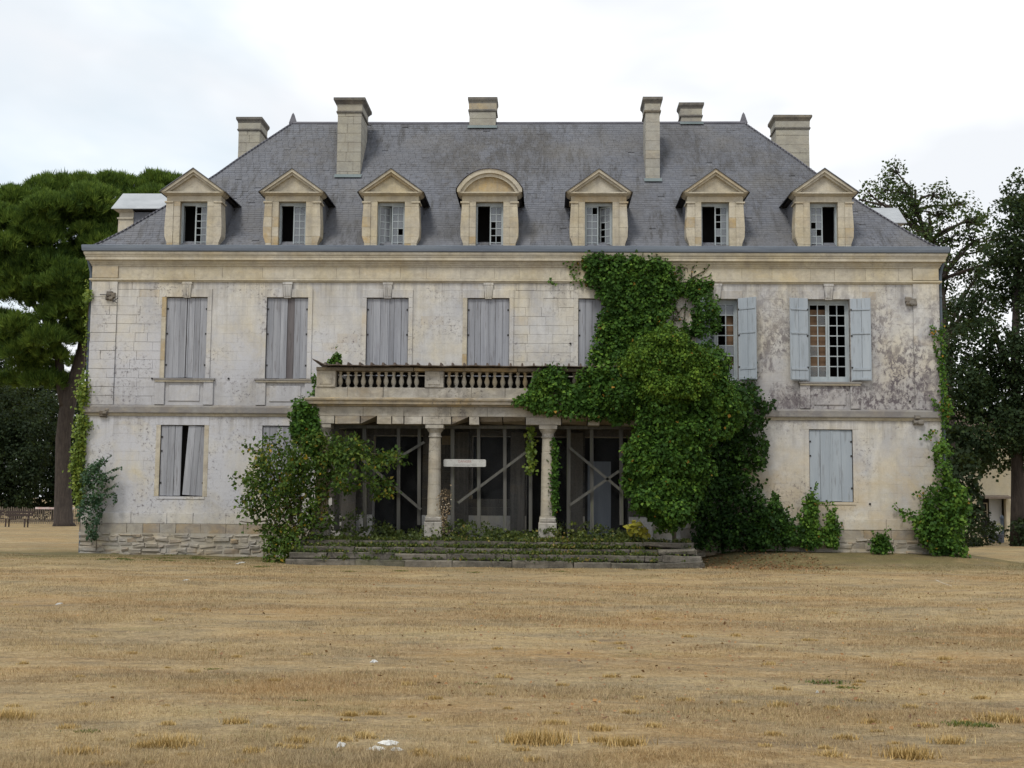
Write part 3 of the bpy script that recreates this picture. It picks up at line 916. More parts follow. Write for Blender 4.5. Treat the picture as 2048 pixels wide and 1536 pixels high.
mb = MB()
vs, fs = [], []
for t, z in HP:
    vs += [(EX0 + t, EY + t, z - .02), (EX1 - t, EY + t, z - .02), (EX1 - t, BY - t + 1e-3, z - .02), (EX0 + t, BY - t + 1e-3, z - .02)]
DC = [-10.27, -7.41, -4.56, -1.73, 1.39, 4.70, 7.77]
for i in range(len(HP) - 1):
    a = i * 4
    for k in range(1, 4):
        fs.append((a + k, a + (k + 1) % 4, a + 4 + (k + 1) % 4, a + 4 + k))
    (t0, za), (t1, zb_) = HP[i], HP[i + 1]
    xe0, xe1 = (EX0 + t0, EX1 - t0), (EX0 + t1, EX1 - t1)
    if t1 > 2.05:
        fs.append((a, a + 1, a + 5, a + 4))
        continue
    br_ = [None] + [q for c in DC for q in (c - .72, c + .72)] + [None]
    for k in range(0, len(br_), 2):
        l0, l1 = (xe0[0], xe1[0]) if br_[k] is None else (br_[k], br_[k])
        r0, r1 = (xe0[1], xe1[1]) if br_[k + 1] is None else (br_[k + 1], br_[k + 1])
        n = len(vs)
        vs += [(l0, EY + t0, za - .02), (r0, EY + t0, za - .02), (r1, EY + t1, zb_ - .02), (l1, EY + t1, zb_ - .02)]
        fs.append((n, n + 1, n + 2, n + 3))
mb.add(vs, fs)
mb.build('roof', M['slate'], house)
# individual slates, laid in courses (front, left and right slopes)
V_, F_, T_ = [], [], []


def lay(side):
    t = 0.02
    row = 0
    while t < TM - 0.03:
        z = hz(t)
        slope = (hz(t + 0.05) - z) / 0.05
        dt = 0.115 / sqrt(1 + slope * slope)
        t2 = min(t + dt * 1.35, TM)
        z2 = hz(t2)
        nl = 1 / sqrt(1 + slope * slope)
        if side == 'f':
            a, b = EX0 + t, EX1 - t
        else:
            a, b = EY + t, BY - t
        x = a - (0.1 if row % 2 else 0.0)
        while x < b:
            wd = 0.2 + R.uniform(-0.012, 0.012)
            x0, x1 = max(x + .003, a), min(x + wd - .003, b)
            x += wd
            if x1 - x0 < 0.02:
                continue
            if side == 'f' and .35 < t < 2.05 and any(abs((x0 + x1) / 2 - c) < .72 for c in DC):
                continue
            if R.random() < .006:
                continue
            lift = 0.011 + R.uniform(0, 0.008)
            if R.random() < .01:
                lift += .012
            dj = R.uniform(-0.006, 0.006)
            tl, zl = t - dj, z - dj * slope
            if side == 'f':
                q = [(x0, EY + tl - slope * nl * lift, zl + nl * lift), (x1, EY + tl - slope * nl * lift, zl + nl * lift), (x1, EY + t2, z2 + .004), (x0, EY + t2, z2 + .004),
                     (x0, EY + tl, zl - .01), (x1, EY + tl, zl - .01)]
            elif side == 'l':
                q = [(EX0 + tl - slope * nl * lift, x1, zl + nl * lift), (EX0 + tl - slope * nl * lift, x0, zl + nl * lift), (EX0 + t2, x0, z2 + .004), (EX0 + t2, x1, z2 + .004),
                     (EX0 + tl, x1, zl - .01), (EX0 + tl, x0, zl - .01)]
            else:
                q = [(EX1 - tl + slope * nl * lift, x0, zl + nl * lift), (EX1 - tl + slope * nl * lift, x1, zl + nl * lift), (EX1 - t2, x1, z2 + .004), (EX1 - t2, x0, z2 + .004),
                     (EX1 - tl, x0, zl - .01), (EX1 - tl, x1, zl - .01)]
            n = len(V_)
            V_.extend(q)
            F_.append((n, n + 1, n + 2, n + 3))
            F_.append((n + 4, n + 5, n + 1, n))
            tt = R.random()
            T_.extend([tt, tt])
        t += dt
        row += 1


for sd in 'flr':
    lay(sd)
o = np_mesh('slates', V_, F_, M['slate'], T_, house)
o['kind'] = 'stuff'
RX0, RX1, RY = EX0 + TM, EX1 - TM, EY + TM
mb = MB()
mb.tube([(RX0 - .05, RY, 13.79), (RX0 + 4, RY, 13.775), (0, RY, 13.78), (RX1 + .05, RY, 13.79)], 0.075, 8)
mb.build('ridge_cap', M['lead'], house)
for sx, ex, rx in ((1, EX0, RX0), (-1, EX1, RX1)):
    mb = MB()
    mb.tube([(ex + sx * t, EY + t - .01, hz(t) + .012) for t, _ in HP], 0.035, 6)
    mb.build('hip_roll', M['lead'], house)
    mb = MB()
    mb.add([(rx - .13, RY - .05, 13.80), (rx + .13, RY - .05, 13.80), (rx + .13, RY + .08, 13.80), (rx - .13, RY + .08, 13.80),
            (rx - .04, RY - .02, 14.10), (rx + .04, RY - .02, 14.10), (rx + .04, RY + .03, 14.10), (rx - .04, RY + .03, 14.10), (rx, RY, 14.17)],
           [(0, 1, 5, 4), (1, 2, 6, 5), (2, 3, 7, 6), (3, 0, 4, 7), (4, 5, 8), (5, 6, 8), (6, 7, 8), (7, 4, 8)])
    mb.build('finial', M['lead'], house)


# ---- chimneys
def chimney(x0, x1, yf, yb, zbase, ztop, capw, mats='chimney', nb=2, flash=True):
    e = empty('chimney', ((x0 + x1) / 2, (yf + yb) / 2, 0), house)
    cx, cy = (x0 + x1) / 2, (yf + yb) / 2
    hx, hy = (x1 - x0) / 2, (yb - yf) / 2
    zc = ztop - 0.42
    z = zbase - 0.5
    r = 0
    while z < zc - 0.02:
        h = min(R.uniform(0.24, 0.33), zc - z)
        if zc - z - h < 0.12:
            h = zc - z
        cut = [-hx] + ([R.uniform(-0.45, 0.45) * hx] if nb == 2 else []) + [hx]
        for a, b in zip(cut[:-1], cut[1:]):
            m = MB()
            j = R.uniform(-.006, .006)
            g = .005
            m.hexa([(a + g, -hy - j, z + g), (b - g, -hy - j, z + g), (b - g, hy, z + g), (a + g, hy, z + g),
                    (a + g, -hy - j, z + h - g), (b - g, -hy - j, z + h - g), (b - g, hy, z + h - g), (a + g, hy, z + h - g)], R.random())
            m.build('block', M[mats], e)
        z += h
        r += 1
    m = MB()
    m.box(-hx + .015, hx - .015, -hy + .015, hy - .015, zbase - .5, zc)
    m.build('shaft', M['rubble'], e)

    def band(name, prof, mat):
        m = MB()
        vs, fs = [], []
        for d, zz in prof:
            vs += [(-hx - d, -hy - d, zz), (hx + d, -hy - d, zz), (hx + d, hy + d, zz), (-hx - d, hy + d, zz)]
        for i in range(len(prof) - 1):
            for k in range(4):
                fs.append((i * 4 + k, i * 4 + (k + 1) % 4, i * 4 + 4 + (k + 1) % 4, i * 4 + 4 + k))
        n = (len(prof) - 1) * 4
        fs += [(3, 2, 1, 0), (n, n + 1, n + 2, n + 3)]
        m.add(vs, fs)
        m.build(name, M[mat], e)
    band('neck', [(0.005, zc - .06), (0.035, zc - .04), (0.04, zc), (0.01, zc + .03)], 'chimney_cap')
    band('collar', [(0.012, zc + .02), (0.02, ztop - .2)], mats)
    band('cap', [(0.02, ztop - .2), (capw * .45, ztop - .15), (capw, ztop - .08), (capw, ztop), (0.0, ztop + .02)], 'chimney_cap')
    if flash:
        m = MB()
        zf = hz(yf - EY)
        m.add([(-hx - .05, -hy - .02, zf + .05), (hx + .05, -hy - .02, zf + .05), (hx + .05, -hy - .16, zf - .08), (-hx - .05, -hy - .16, zf - .08),
               (-hx - .05, -hy - .02, zf - .05), (hx + .05, -hy - .02, zf - .05)], [(3, 2, 1, 0), (0, 1, 5, 4)])
        m.build('flashing', M['flash'], e)
    return e


def slope_hit(px, py):
    r = FW * FPX + RT * (px - 1024) + UP * (768 - py)
    for t in np.linspace(0.3, TM, 900):
        y = EY + t
        q = CAMP + r * ((y - CAMP[1]) / r[1])
        if q[2] <= hz(t):
            return q
    return q


def front_chimney(xl, xr, ybase, ytop, depth, capw, **k):
    q = slope_hit((xl + xr) / 2, ybase)
    Yf = q[1]
    a, b = W(xl, ybase - 60, Yf), W(xr, ybase - 60, Yf)
    chimney(a[0], b[0], Yf, Yf + depth, q[2], W((xl + xr) / 2, ytop, Yf)[2], capw, **k)


front_chimney(674, 722, 352, 197, 1.25, 0.12)
front_chimney(939, 992, 254, 195, 0.7, 0.05, nb=1)
front_chimney(1291, 1320, 360, 195, 0.95, 0.085, nb=1)
front_chimney(1362, 1403, 246, 206, 0.6, 0.075, nb=1)
for xl, xr, yt, Yf, dp, cw in ((476, 519, 235, 6.4, 1.0, 0.08), (1552, 1619, 231, 5.6, 0.9, 0.09)):
    a, b = W(xl, yt + 60, Yf), W(xr, yt + 60, Yf)
    chimney(a[0], b[0], Yf, Yf + dp, 11.3, W((xl + xr) / 2, yt, Yf)[2], cw, flash=False, nb=2 if xl < 1000 else 1)


# ---- panes and casements
def casement(parent, x0, x1, y, z0, z1, nx_, nz_, fr=0.045, mu=0.022, ang=0.0, hinge='l', missing=(), mat='frame_wood', gl='glass'):
    """one glazed leaf; built from the hinge, turned inwards by ang"""
    wdt = x1 - x0
    loc = (x0, y, 0) if hinge == 'l' else (x1, y, 0)
    sgn = 1 if hinge == 'l' else -1
    c = MB()
    bx = lambda a, b, q0, q1, yy0=-.02, yy1=.02: c.box(min(a * sgn, b * sgn), max(a * sgn, b * sgn), yy0, yy1, q0, q1)
    bx(0, fr, z0, z1)
    bx(wdt - fr, wdt, z0, z1)
    bx(fr, wdt - fr, z0, z0 + fr * 1.3)
    bx(fr, wdt - fr, z1 - fr, z1)
    iw, ih = wdt - 2 * fr, z1 - z0 - fr * 2.3
    for k in range(1, nx_):
        xx = fr + iw * k / nx_
        bx(xx - mu / 2, xx + mu / 2, z0 + fr * 1.3, z1 - fr, -.014, .014)
    for k in range(1, nz_):
        zz = z0 + fr * 1.3 + ih * k / nz_
        bx(fr, wdt - fr, zz - mu / 2, zz + mu / 2, -.011, .011)
    rot = ang if hinge == 'l' else -ang
    co = c.build('casement', M[mat], parent, loc)
    co.rotation_euler = (0, 0, rot)
    pw, ph = iw / nx_ - mu * .5, ih / nz_ - mu * .5
    key = (round(pw, 3), round(ph, 3), gl)
    if key not in PANES:
        m = MB()
        m.box(-pw / 2, pw / 2, -.002, .002, -ph / 2, ph / 2)
        me = bpy.data.meshes.new('pane')
        me.from_pydata(m.v, [], m.f)
        me.materials.append(M[gl])
        PANES[key] = me
    for ix in range(nx_):
        for iz in range(nz_):
            if (ix, iz) in missing:
                continue
            xx = sgn * (fr + iw * (ix + .5) / nx_)
            zz = z0 + fr * 1.3 + ih * (iz + .5) / nz_
            po = link('pane', PANES[key], parent, (loc[0] + xx * cos(rot), y + xx * sin(rot), zz), rot)


PANES = {}


# ---- dormers
def dormer(arch=False, left='open', right='shut', missing=(), seed=0):
    e = empty('dormer', (0, 0, 0), house)
    RR = random.Random(seed)
    yf, yb = -0.10, 0.34
    HW = [(8.55, .735), (8.78, .75), (8.98, .82), (9.25, .83), (9.55, .815), (9.86, .795), (10.0, .79), (10.16, .79)]

    def hw(z):
        for (a, wa), (b, wb) in zip(HW[:-1], HW[1:]):
            if z <= b:
                return wa + (wb - wa) * (z - a) / (b - a)
        return HW[-1][1]
    ow, zo = 0.395, 10.0
    zs = [8.55, 8.78, 8.98, 9.25, 9.55, 9.86, 10.0]
    for z0, z1 in zip(zs[:-1], zs[1:]):
        for s in (-1, 1):
            for (a0, a1, b0, b1, pr) in ((ow, ow, .585, .585, 0.0), (.587, .587, hw(z0), hw(z1), .025)):
                m = MB()
                yy = yf - pr + RR.uniform(-.003, .003)
                A, B = sorted((s * a0, s * b0)), sorted((s * a1, s * b1))
                m.hexa([(A[0], yy, z0 + .002), (A[1], yy, z0 + .002), (A[1], yb, z0 + .002), (A[0], yb, z0 + .002),
                        (B[0], yy, z1 - .002), (B[1], yy, z1 - .002), (B[1], yb, z1 - .002), (B[0], yb, z1 - .002)], RR.random())
                m.build('stone', M['ochre_stone'], e)
    m = MB()
    m.box(-.79, .79, yf, yb, 10.002, 10.165, RR.random())
    m.build('lintel', M['ochre_stone'], e)
    for s in (-1, 1):
        m = MB()
        m.box(min(s * .585, s * .835), max(s * .585, s * .835), yf - .055, yb, 9.955, 9.998)
        m.build('impost', M['ochre_stone'], e)
    # pediment
    zc0, zc1, hwid = 10.165, 10.255, 0.93
    m = MB()
    m.hexa([(-.82, yf - .03, zc0), (.82, yf - .03, zc0), (.82, yb, zc0), (-.82, yb, zc0), (-.9, yf - .12, zc0 + .05), (.9, yf - .12, zc0 + .05), (.9, yb, zc0 + .05), (-.9, yb, zc0 + .05)])
    m.box(-.9, .9, yf - .14, yb, zc0 + .052, zc1)
    m.build('pediment_cornice', M['ochre_stone'], e)
    zt = 10.92
    if arch:
        n = 14
        rz_ = zt - zc1
        A_ = radians(60)
        outer = [(hwid * sin(-A_ + 2 * A_ * i / n) / sin(A_), zc1 + .09 + (rz_ - .09) * (cos(-A_ + 2 * A_ * i / n) - cos(A_)) / (1 - cos(A_))) for i in range(n + 1)]
        outer = [(-hwid, zc1 - .01)] + outer + [(hwid, zc1 - .01)]
        inner = [(x * .80, zc1 + max(0, z - zc1 - .09) * .78) for x, z in outer]
    else:
        outer = [(-hwid, zc1 - .01), (0, zt), (hwid, zc1 - .01)]
        inner = [(-hwid * .76, zc1), (0, zt - .17), (hwid * .76, zc1)]
    # tympanum set back
    m = MB()
    m.prism(list(reversed(inner)), yf - .01, yb, RR.random())
    m.build('tympanum', M['ochre_stone'], e)
    for (d0, d1, pr) in ((0.0, 0.55, .17), (0.55, 1.0, .11)):
        m = MB()
        for i in range(len(outer) - 1):
            q = []
            for k in (i, i + 1):
                o_, n_ = outer[k], inner[k]
                q.append(((o_[0] + (n_[0] - o_[0]) * d0, o_[1] + (n_[1] - o_[1]) * d0), (o_[0] + (n_[0] - o_[0]) * d1, o_[1] + (n_[1] - o_[1]) * d1)))
            (a, b), (c, d) = q
            m.hexa([(b[0], yf - pr, b[1]), (d[0], yf - pr, d[1]), (d[0], yb, d[1]), (b[0], yb, b[1]),
                    (a[0], yf - pr, a[1]), (c[0], yf - pr, c[1]), (c[0], yb, c[1]), (a[0], yb, a[1])], .1)
        m.build('raking_cornice', M['ochre_stone'], e)
    # little roof behind
    m = MB()
    ov = [(x * 1.035, z + .03 - .02 * (abs(x) > .8)) for x, z in outer]
    for i in range(len(ov) - 1):
        a, c = ov[i], ov[i + 1]
        m.hexa([(a[0], yf - .2, a[1] - .025), (c[0], yf - .2, c[1] - .025), (c[0], 2.6, c[1] - .025), (a[0], 2.6, a[1] - .025),
                (a[0], yf - .2, a[1]), (c[0], yf - .2, c[1]), (c[0], 2.6, c[1]), (a[0], 2.6, a[1])], RR.random())
    m.build('dormer_roof', M['slate'] if not arch else M['lead'], e)
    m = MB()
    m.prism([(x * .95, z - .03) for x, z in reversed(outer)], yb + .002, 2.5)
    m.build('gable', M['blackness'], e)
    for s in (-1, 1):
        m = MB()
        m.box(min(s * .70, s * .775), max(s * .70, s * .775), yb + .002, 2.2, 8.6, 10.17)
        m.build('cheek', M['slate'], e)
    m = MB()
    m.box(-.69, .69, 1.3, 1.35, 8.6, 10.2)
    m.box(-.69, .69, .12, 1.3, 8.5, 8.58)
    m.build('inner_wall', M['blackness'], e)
    # frame and leaves
    yg = yf + .2
    m = MB()
    m.box(-ow, -ow + .03, yg - .03, yg + .05, 8.58, zo)
    m.box(ow - .03, ow, yg - .03, yg + .05, 8.58, zo)
    m.box(-ow + .03, ow - .03, yg - .03, yg + .05, zo - .09, zo - .002)
    m.build('frame', M['frame_wood'], e)
    a, c = -ow + .03, ow - .03
    ang = {'shut': 0.0, 'ajar': 0.5, 'open': 1.72}
    casement(e, a, -.003, yg, 8.60, zo - .09, 2, 6, .035, .02, ang[left], 'l', [q[1:] for q in missing if q[0] == 'l'])
    casement(e, .003, c, yg, 8.60, zo - .09, 2, 6, .035, .02, ang[right], 'r', [q[1:] for q in missing if q[0] == 'r'])
    return e


DC = [-10.27, -7.41, -4.56, -1.73, 1.39, 4.70, 7.77]
cfg = [dict(left='open', right='shut', missing=[('r', 1, k) for k in range(6)]),
       dict(left='open', right='shut'),
       dict(left='ajar', right='shut', missing=[('r', 0, 2), ('r', 0, 0)]),
       dict(arch=True, left='open', right='shut', missing=[('r', 1, 3), ('r', 1, 2), ('r', 1, 1), ('r', 0, 1), ('r', 0, 0), ('r', 1, 0)]),
       dict(left='shut', right='ajar', missing=[('l', 1, 5), ('r', 1, 3), ('r', 1, 2), ('r', 1, 1)]),
       dict(left='open', right='shut', missing=[('r', 1, 5), ('r', 1, 4), ('r', 1, 3), ('r', 1, 1), ('r', 1, 0)]),
       dict(left='shut', right='open', missing=[('l', 0, 3), ('l', 1, 2), ('l', 0, 0)])]
for i, (x, c) in enumerate(zip(DC, cfg)):
    d = dormer(seed=40 + i, **c)
    d.location = (x, 0, 0)
    if i == 3:
        d['label'] = 'dormer with rounded segmental pediment'
for sx, yy in ((-1, 2.75), (1, 4.5)):
    d = dormer(seed=60 + sx, left='shut', right='shut')
    d.location = (XL + .1 if sx < 0 else XR - .1, yy, 0)
    d.rotation_euler = (0, 0, -pi / 2 if sx < 0 else pi / 2)
    for ch in d.children:
        if ch.name.startswith('dormer_roof'):
            ch.data.materials[0] = M['pale_zinc']


# ---- shutters
def shutter(x0, x1, y, z0, z1, mat='shutter', np_=3, rot=0.0, hinge='l', odd=None, lean=0.0, rails=False, cover=True):
    wdt = x1 - x0
    sgn = 1 if hinge == 'l' else -1
    e = empty('shutter', (x0 if hinge == 'l' else x1, y, z0), house)
    e.rotation_euler = (0, lean, rot * sgn)
    cuts = [0.0]
    for k in range(1, np_):
        cuts.append(wdt * k / np_ + R.uniform(-.02, .02))
    cuts.append(wdt)
    for k in range(np_):
        g = R.choice((.0015, .002, .006, .004))
        a, b = cuts[k] + g, cuts[k + 1] - g
        m = MB()
        dy = R.uniform(-.004, .004)
        h0, h1 = R.uniform(0, .012), z1 - z0 - R.uniform(0.002, .012)
        m.block(min(a * sgn, b * sgn), max(a * sgn, b * sgn), dy - .014, .014, h0, h1, .003, R.random())
        m.build('plank', M[odd[1]] if odd and odd[0] == k else M[mat], e)
    if rails:
        for q0, q1 in ((.03, .09), (.30, .36), (1.32, 1.36), (2.0, 2.04)):
            m = MB()
            q1 = min(q1, z1 - z0 - .02)
            m.box(min(.04 * sgn, (wdt - .03) * sgn), max(.04 * sgn, (wdt - .03) * sgn), -.031, -.0145, q0, q1)
            m.build('batten', M[mat], e)
    for q in (0.35, 1.25, z1 - z0 - .35):
        m = MB()
        m.box(min(.0, .05 * sgn), max(.0, .05 * sgn), -.026, -.0145, q, q + .05)
        m.build('hinge', M['iron'], e)
    if cover and not rails:
        m = MB()
        xa = wdt - .04
        m.box(min(xa * sgn, wdt * sgn), max(xa * sgn, wdt * sgn), -.03, -.0155, .02, z1 - z0 - .03)
        m.build('cover_strip', M[mat], e)
    return e


def surround(x0, x1, z0, z1, apron=True, yellow=False):
    wv = empty('window', ((x0 + x1) / 2, 0, z0), house)
    h = z1 - z0
    hw_ = (x1 - x0) / 2
    for s in (-1, 1):
        zz = 0.0
        while zz < h - .01:
            l = min(R.uniform(.45, .9), h - zz)
            if h - zz - l < .2:
                l = h - zz
            m = MB()
            a, b = sorted((s * hw_, s * (hw_ + .125)))
            m.block(a, b, -.036, .06, zz + .001, zz + l - .001, .006, R.random())
            m.build('jamb_stone', M['ochre_stone'] if s < 0 and yellow else M['stone'], wv)
            zz += l
        m = MB()
        a, b = sorted((s * .115, s * (hw_ + .125)))
        m.block(a, b, -.036, .06, h + .001, h + .24, .006, R.random())
        m.build('lintel_stone', M['stone'], wv)
    m = MB()
    m.hexa([(-.095, -.055, h - .02), (.095, -.055, h - .02), (.095, .06, h - .02), (-.095, .06, h - .02), (-.125, -.075, h + .37), (.125, -.075, h + .37), (.125, .06, h + .37), (-.125, .06, h + .37)], .3)
    m.box(-.14, .14, -.085, .06, h + .372, h + .43, .3)
    for k in (-.07, -.025, .025, .07):
        m.box(k - .012, k + .012, -.082, -.05, h + .03, h + .33, .35)
    m.build('keystone', M['stone'], wv)
    if apron:
        m = MB()
        m.box(-.88, .88, -.10, .06, -.055, -.005)
        m.build('sill', M['ledge'], wv)
        m = MB()
        m.box(-.84, .84, -.08, .06, -.105, -.057)
        m.build('sill_moulding', M['ochre_stone'], wv)
        for s in (-1, 1):
            a, b = sorted((s * .56, s * .84))
            m = MB()
            m.block(a, b, -.055, .06, -.76, -.102, .008, R.random())
            m.build('apron_pier', M['stone'], wv)
        m = MB()
        m.block(-.45, .45, -.026, .06, -.66, -.2, .016, R.random())
        m.build('apron_panel', M['stone'], wv)
    return wv


for i, (a, b) in enumerate(W1):
    wv = surround(a, b, Z10, Z11, apron=True, yellow=i in (0, 3))
    c = (a + b) / 2
    if i < 5:
        odd = ((2, 'shutter_dark') if i == 1 else None)
        shutter(a + .01, c - (.012 if i == 0 else .003), .05, Z10 + .01, Z11 - .01, odd=None, np_=3)
        s2 = shutter(c + (.012 if i == 0 else .003), b - .01, .05, Z10 + .01, Z11 - .01, hinge='r', odd=odd, np_=3, cover=(i != 1))
        if i == 1:
            s2['label'] = 'grey shutter with one bare dark plank beside the meeting edge'
    else:
        # frame and glazing
        cx = c
        m = MB()
        hw_ = (b - a) / 2
        m.box(-hw_, -hw_ + .05, .16, .24, 0, Z11 - Z10)
        m.box(hw_ - .05, hw_, .16, .24, 0, Z11 - Z10)
        m.box(-hw_ + .05, hw_ - .05, .16, .24, Z11 - Z10 - .09, Z11 - Z10)
        m.box(-hw_ + .05, hw_ - .05, .14, .24, 0, .10)
        m.build('frame', M['frame_wood'], wv)
        mis = [(ix, iz) for ix in range(2) for iz in range(7)]
        # sub-leaves are built in the window's own frame
        casement(wv, -hw_ + .05, -.004, .20, .10, Z11 - Z10 - .09, 2, 7, .05, .028, 0, 'l', missing=[q for q in mis if q not in ((0, 2), (1, 0), (0, 0), (1, 5))] if i == 6 else [(0, 2), (0, 5)], gl='clear_glass')
        if i == 6:
            casement(wv, .004, hw_ - .05, .20, .10, Z11 - Z10 - .09, 2, 7, .05, .028, 0, 'r', missing=mis)
        else:
            casement(wv, .004, hw_ - .05, .20, .10, Z11 - Z10 - .09, 2, 7, .05, .028, 0, 'r', missing=[(1, 0), (0, 1), (1, 3), (1, 4), (1, 5), (0, 3), (0, 4), (0, 5)])
        m = MB()
        if i == 6:
            m.box(-hw_ + .02, .02, .30, .33, 0.02, Z11 - Z10 - .25)
            m.build('inner_board', M['board'], wv)
        else:
            m.box(.28, hw_ - .02, .32, .35, 0.25, Z11 - Z10 - .35)
            m.build('inner_board', M['board'], wv)
        shutter(a - .56, a - .005, -.06, Z10 + .02, Z11 + .02, 'shutter_blue', hinge='r', rot=-.25 if i == 6 else .55, rails=True, np_=2) if i == 6 else \
            shutter(a + .0, a + .55, -.05, Z10 + .02, Z11, 'shutter_blue', hinge='l', rot=-.95, rails=True, np_=2)
        shutter(b + .005, b + .56, -.06, Z10 + .02, Z11 + .02, 'shutter_blue', hinge='l', rot=-.2 if i == 6 else -.62, rails=True, np_=2)

for i, (a, b) in enumerate(GW):
    c = (a + b) / 2
    wv = empty('window', (c, 0, Z00), house)
    hw_ = (b - a) / 2
    m = MB()
    m.box(-hw_ - .06, hw_ + .06, -.02, .06, -.07, -.002)
    m.build('sill', M['stone'], wv)
    m = MB()
    m.block(-hw_ - .14, hw_ + .14, -.008, .05, Z01 - Z00 + .002, Z01 - Z00 + .25, .006, .4)
    m.build('lintel_stone', M['stone'], wv)
    for s in (-1, 1):
        m = MB()
        q0, q1 = sorted((s * hw_, s * (hw_ + .13)))
        m.block(q0, q1, -.008, .05, 0, Z01 - Z00, .006, .2)
        m.build('jamb_stone', M['ochre_stone'] if i == 0 else M['stone'], wv)
    mt = 'shutter' if i < 2 else 'shutter_blue'
    if i == 0:
        shutter(a + .01, c - .02, .05, Z00 + .01, Z01 - .01, mt)
        s2 = shutter(c - .02, b - .06, .05, Z00 + .01, Z01 - .03, mt, hinge='r', np_=3, cover=False)
        s2.rotation_euler = (0, radians(3.6), 0)
        s2.location.x = b - .005
        s2['label'] = 'shutter leaf hanging askew, leaving a dark gap'
        m = MB()
        m.box(a + .02, b - .02, .45, .47, Z00, Z01)
        m.build('dark_backing', M['blackness'], house)  # added black sheet in place of the unlit room behind the gap
    else:
        shutter(a + .01, c - .002, .05, Z00 + .01, Z01 - .01, mt, np_=3 if i < 2 else 2)
        shutter(c + .002, b - .01, .05, Z00 + .01, Z01 - .01, mt, hinge='r', np_=3 if i < 2 else 2)

# small broken sockets, holes and downpipes
for px, py, wx, wz in ((222, 594, .36, .3), (207, 826, .3, .32), (1819, 603, .34, .3), (1834, 841, .28, .28)):
    q = W(px, py, -.05)
    e = empty('broken_bracket', (q[0], -.05, q[2]), house)
    for k in range(5):
        m = MB()
        x, z = R.uniform(-wx, wx) * .38, R.uniform(-wz, wz) * .36
        s = R.uniform(.05, .10)
        m.block(x - s, x + s, -.05 - R.uniform(0, .05), .04, z - s * .7, z + s * .7, .02, R.random(), .02)
        m.build('fragment', M['socket'], e)
for p0, p1 in (((200, 589), (222, 590)), ((213, 592), (234, 606)), ((225, 604), (236, 596))):
    m = MB()
    m.tube([W(*p0, -.1), W(*p1, -.12)], .012, 6)
    m.build('iron_rod', M['iron'], house)
for px, py in ((216, 629), (1141, 687), (1624, 826), (304, 757), (457, 757), (1740, 1008), (1820, 803)):
    q = W(px, py, -.02)
    m = MB()
    m.lathe([(.028, 0), (.03, .02), (.022, .021)], 0, 0, 10)
    o = m.build('drain_hole', M['blackness'], house, (q[0], -.006, q[2]))
    o.rotation_euler = (pi / 2, 0, 0)
for s, xx in ((-1, XL - .07), (1, XR + .07)):
    e = empty('downpipe', (xx, .12, 0), house)
    m = MB()
    m.tube([(0, 0, -.1), (0, 0, 7.6), (s * .01, 0, 7.95), (s * .09, -.02, 8.3), (s * .11, -.1, 8.52)], .058, 10)
    m.build('pipe', M['pipe'], e)
    for z in (1.6, 3.4, 5.4, 7.3):
        m = MB()
        m.lathe([(.062, z), (.072, z + .01), (.072, z + .06), (.062, z + .07)], 0, 0, 10)
        m.build('collar', M['pipe'], e)

# ------------------------------------------------------------------ portico (part of the mansion)
por = empty('portico', (0, 0, 0), house)
FZ = 0.45
m = MB()
m.box(-6.45, 3.45, -3.2, -.08, -.3, FZ - .002)
m.build('platform', M['step'], por)
for k in range(4):
    z0, z1 = -.15 + .15 * k, .15 * k
    yf = -4.1 + .3 * k
    x, xe = -6.5 + .03 * k, 3.85 - .06 * k
    while x < xe - .05:
        l = R.uniform(.9, 1.9)
        if xe - x - l < .6:
            l = xe - x
        m = MB()
        dz = R.uniform(-.018, .012)
        m.block(x + .006, x + l - .006, yf + R.uniform(-.03, .03), yf + .5, z0 - (.1 if k == 0 else -.002), z1 + dz, .02, R.random(), .012)
        m.v = [(vx, vy, vz) for vx, vy, vz in m.v]
        b = m
        n = len(b.v)
        b.add([(x + .006, yf + .02, z1 + dz - .012), (x + l - .006, yf + .02, z1 + dz - .012), (x + l - .006, yf + .5, z1 + dz - .006), (x + .006, yf + .5, z1 + dz - .006)], [(0, 1, 2, 3)], R.random())
        b.build('step_stone', M['step'], por)
        x += l
# tumbled slabs at the broken end of the steps
for (x, y, z, l, d, h, a) in ((3.3, -3.7, .06, .95, .5, .16, .04), (3.2, -3.45, .24, .9, .5, .14, -.05), (2.9, -3.3, .40, 1.0, .45, .13, .03), (3.25, -3.95, -.06, 1.1, .4, .15, -.02)):
    m = MB()
    m.block(-l / 2, l / 2, -d / 2, d / 2, -h / 2, h / 2, .03, R.random(), .03)
    m.add([(-l / 2, -d / 2 + .02, h / 2 - .02), (l / 2, -d / 2 + .02, h / 2 - .02), (l / 2, d / 2, h / 2), (-l / 2, d / 2, h / 2)], [(0, 1, 2, 3)])
    o = m.build('broken_slab', M['step'], por, (x, y, z))
    o.rotation_euler = (0, a, a * 2)

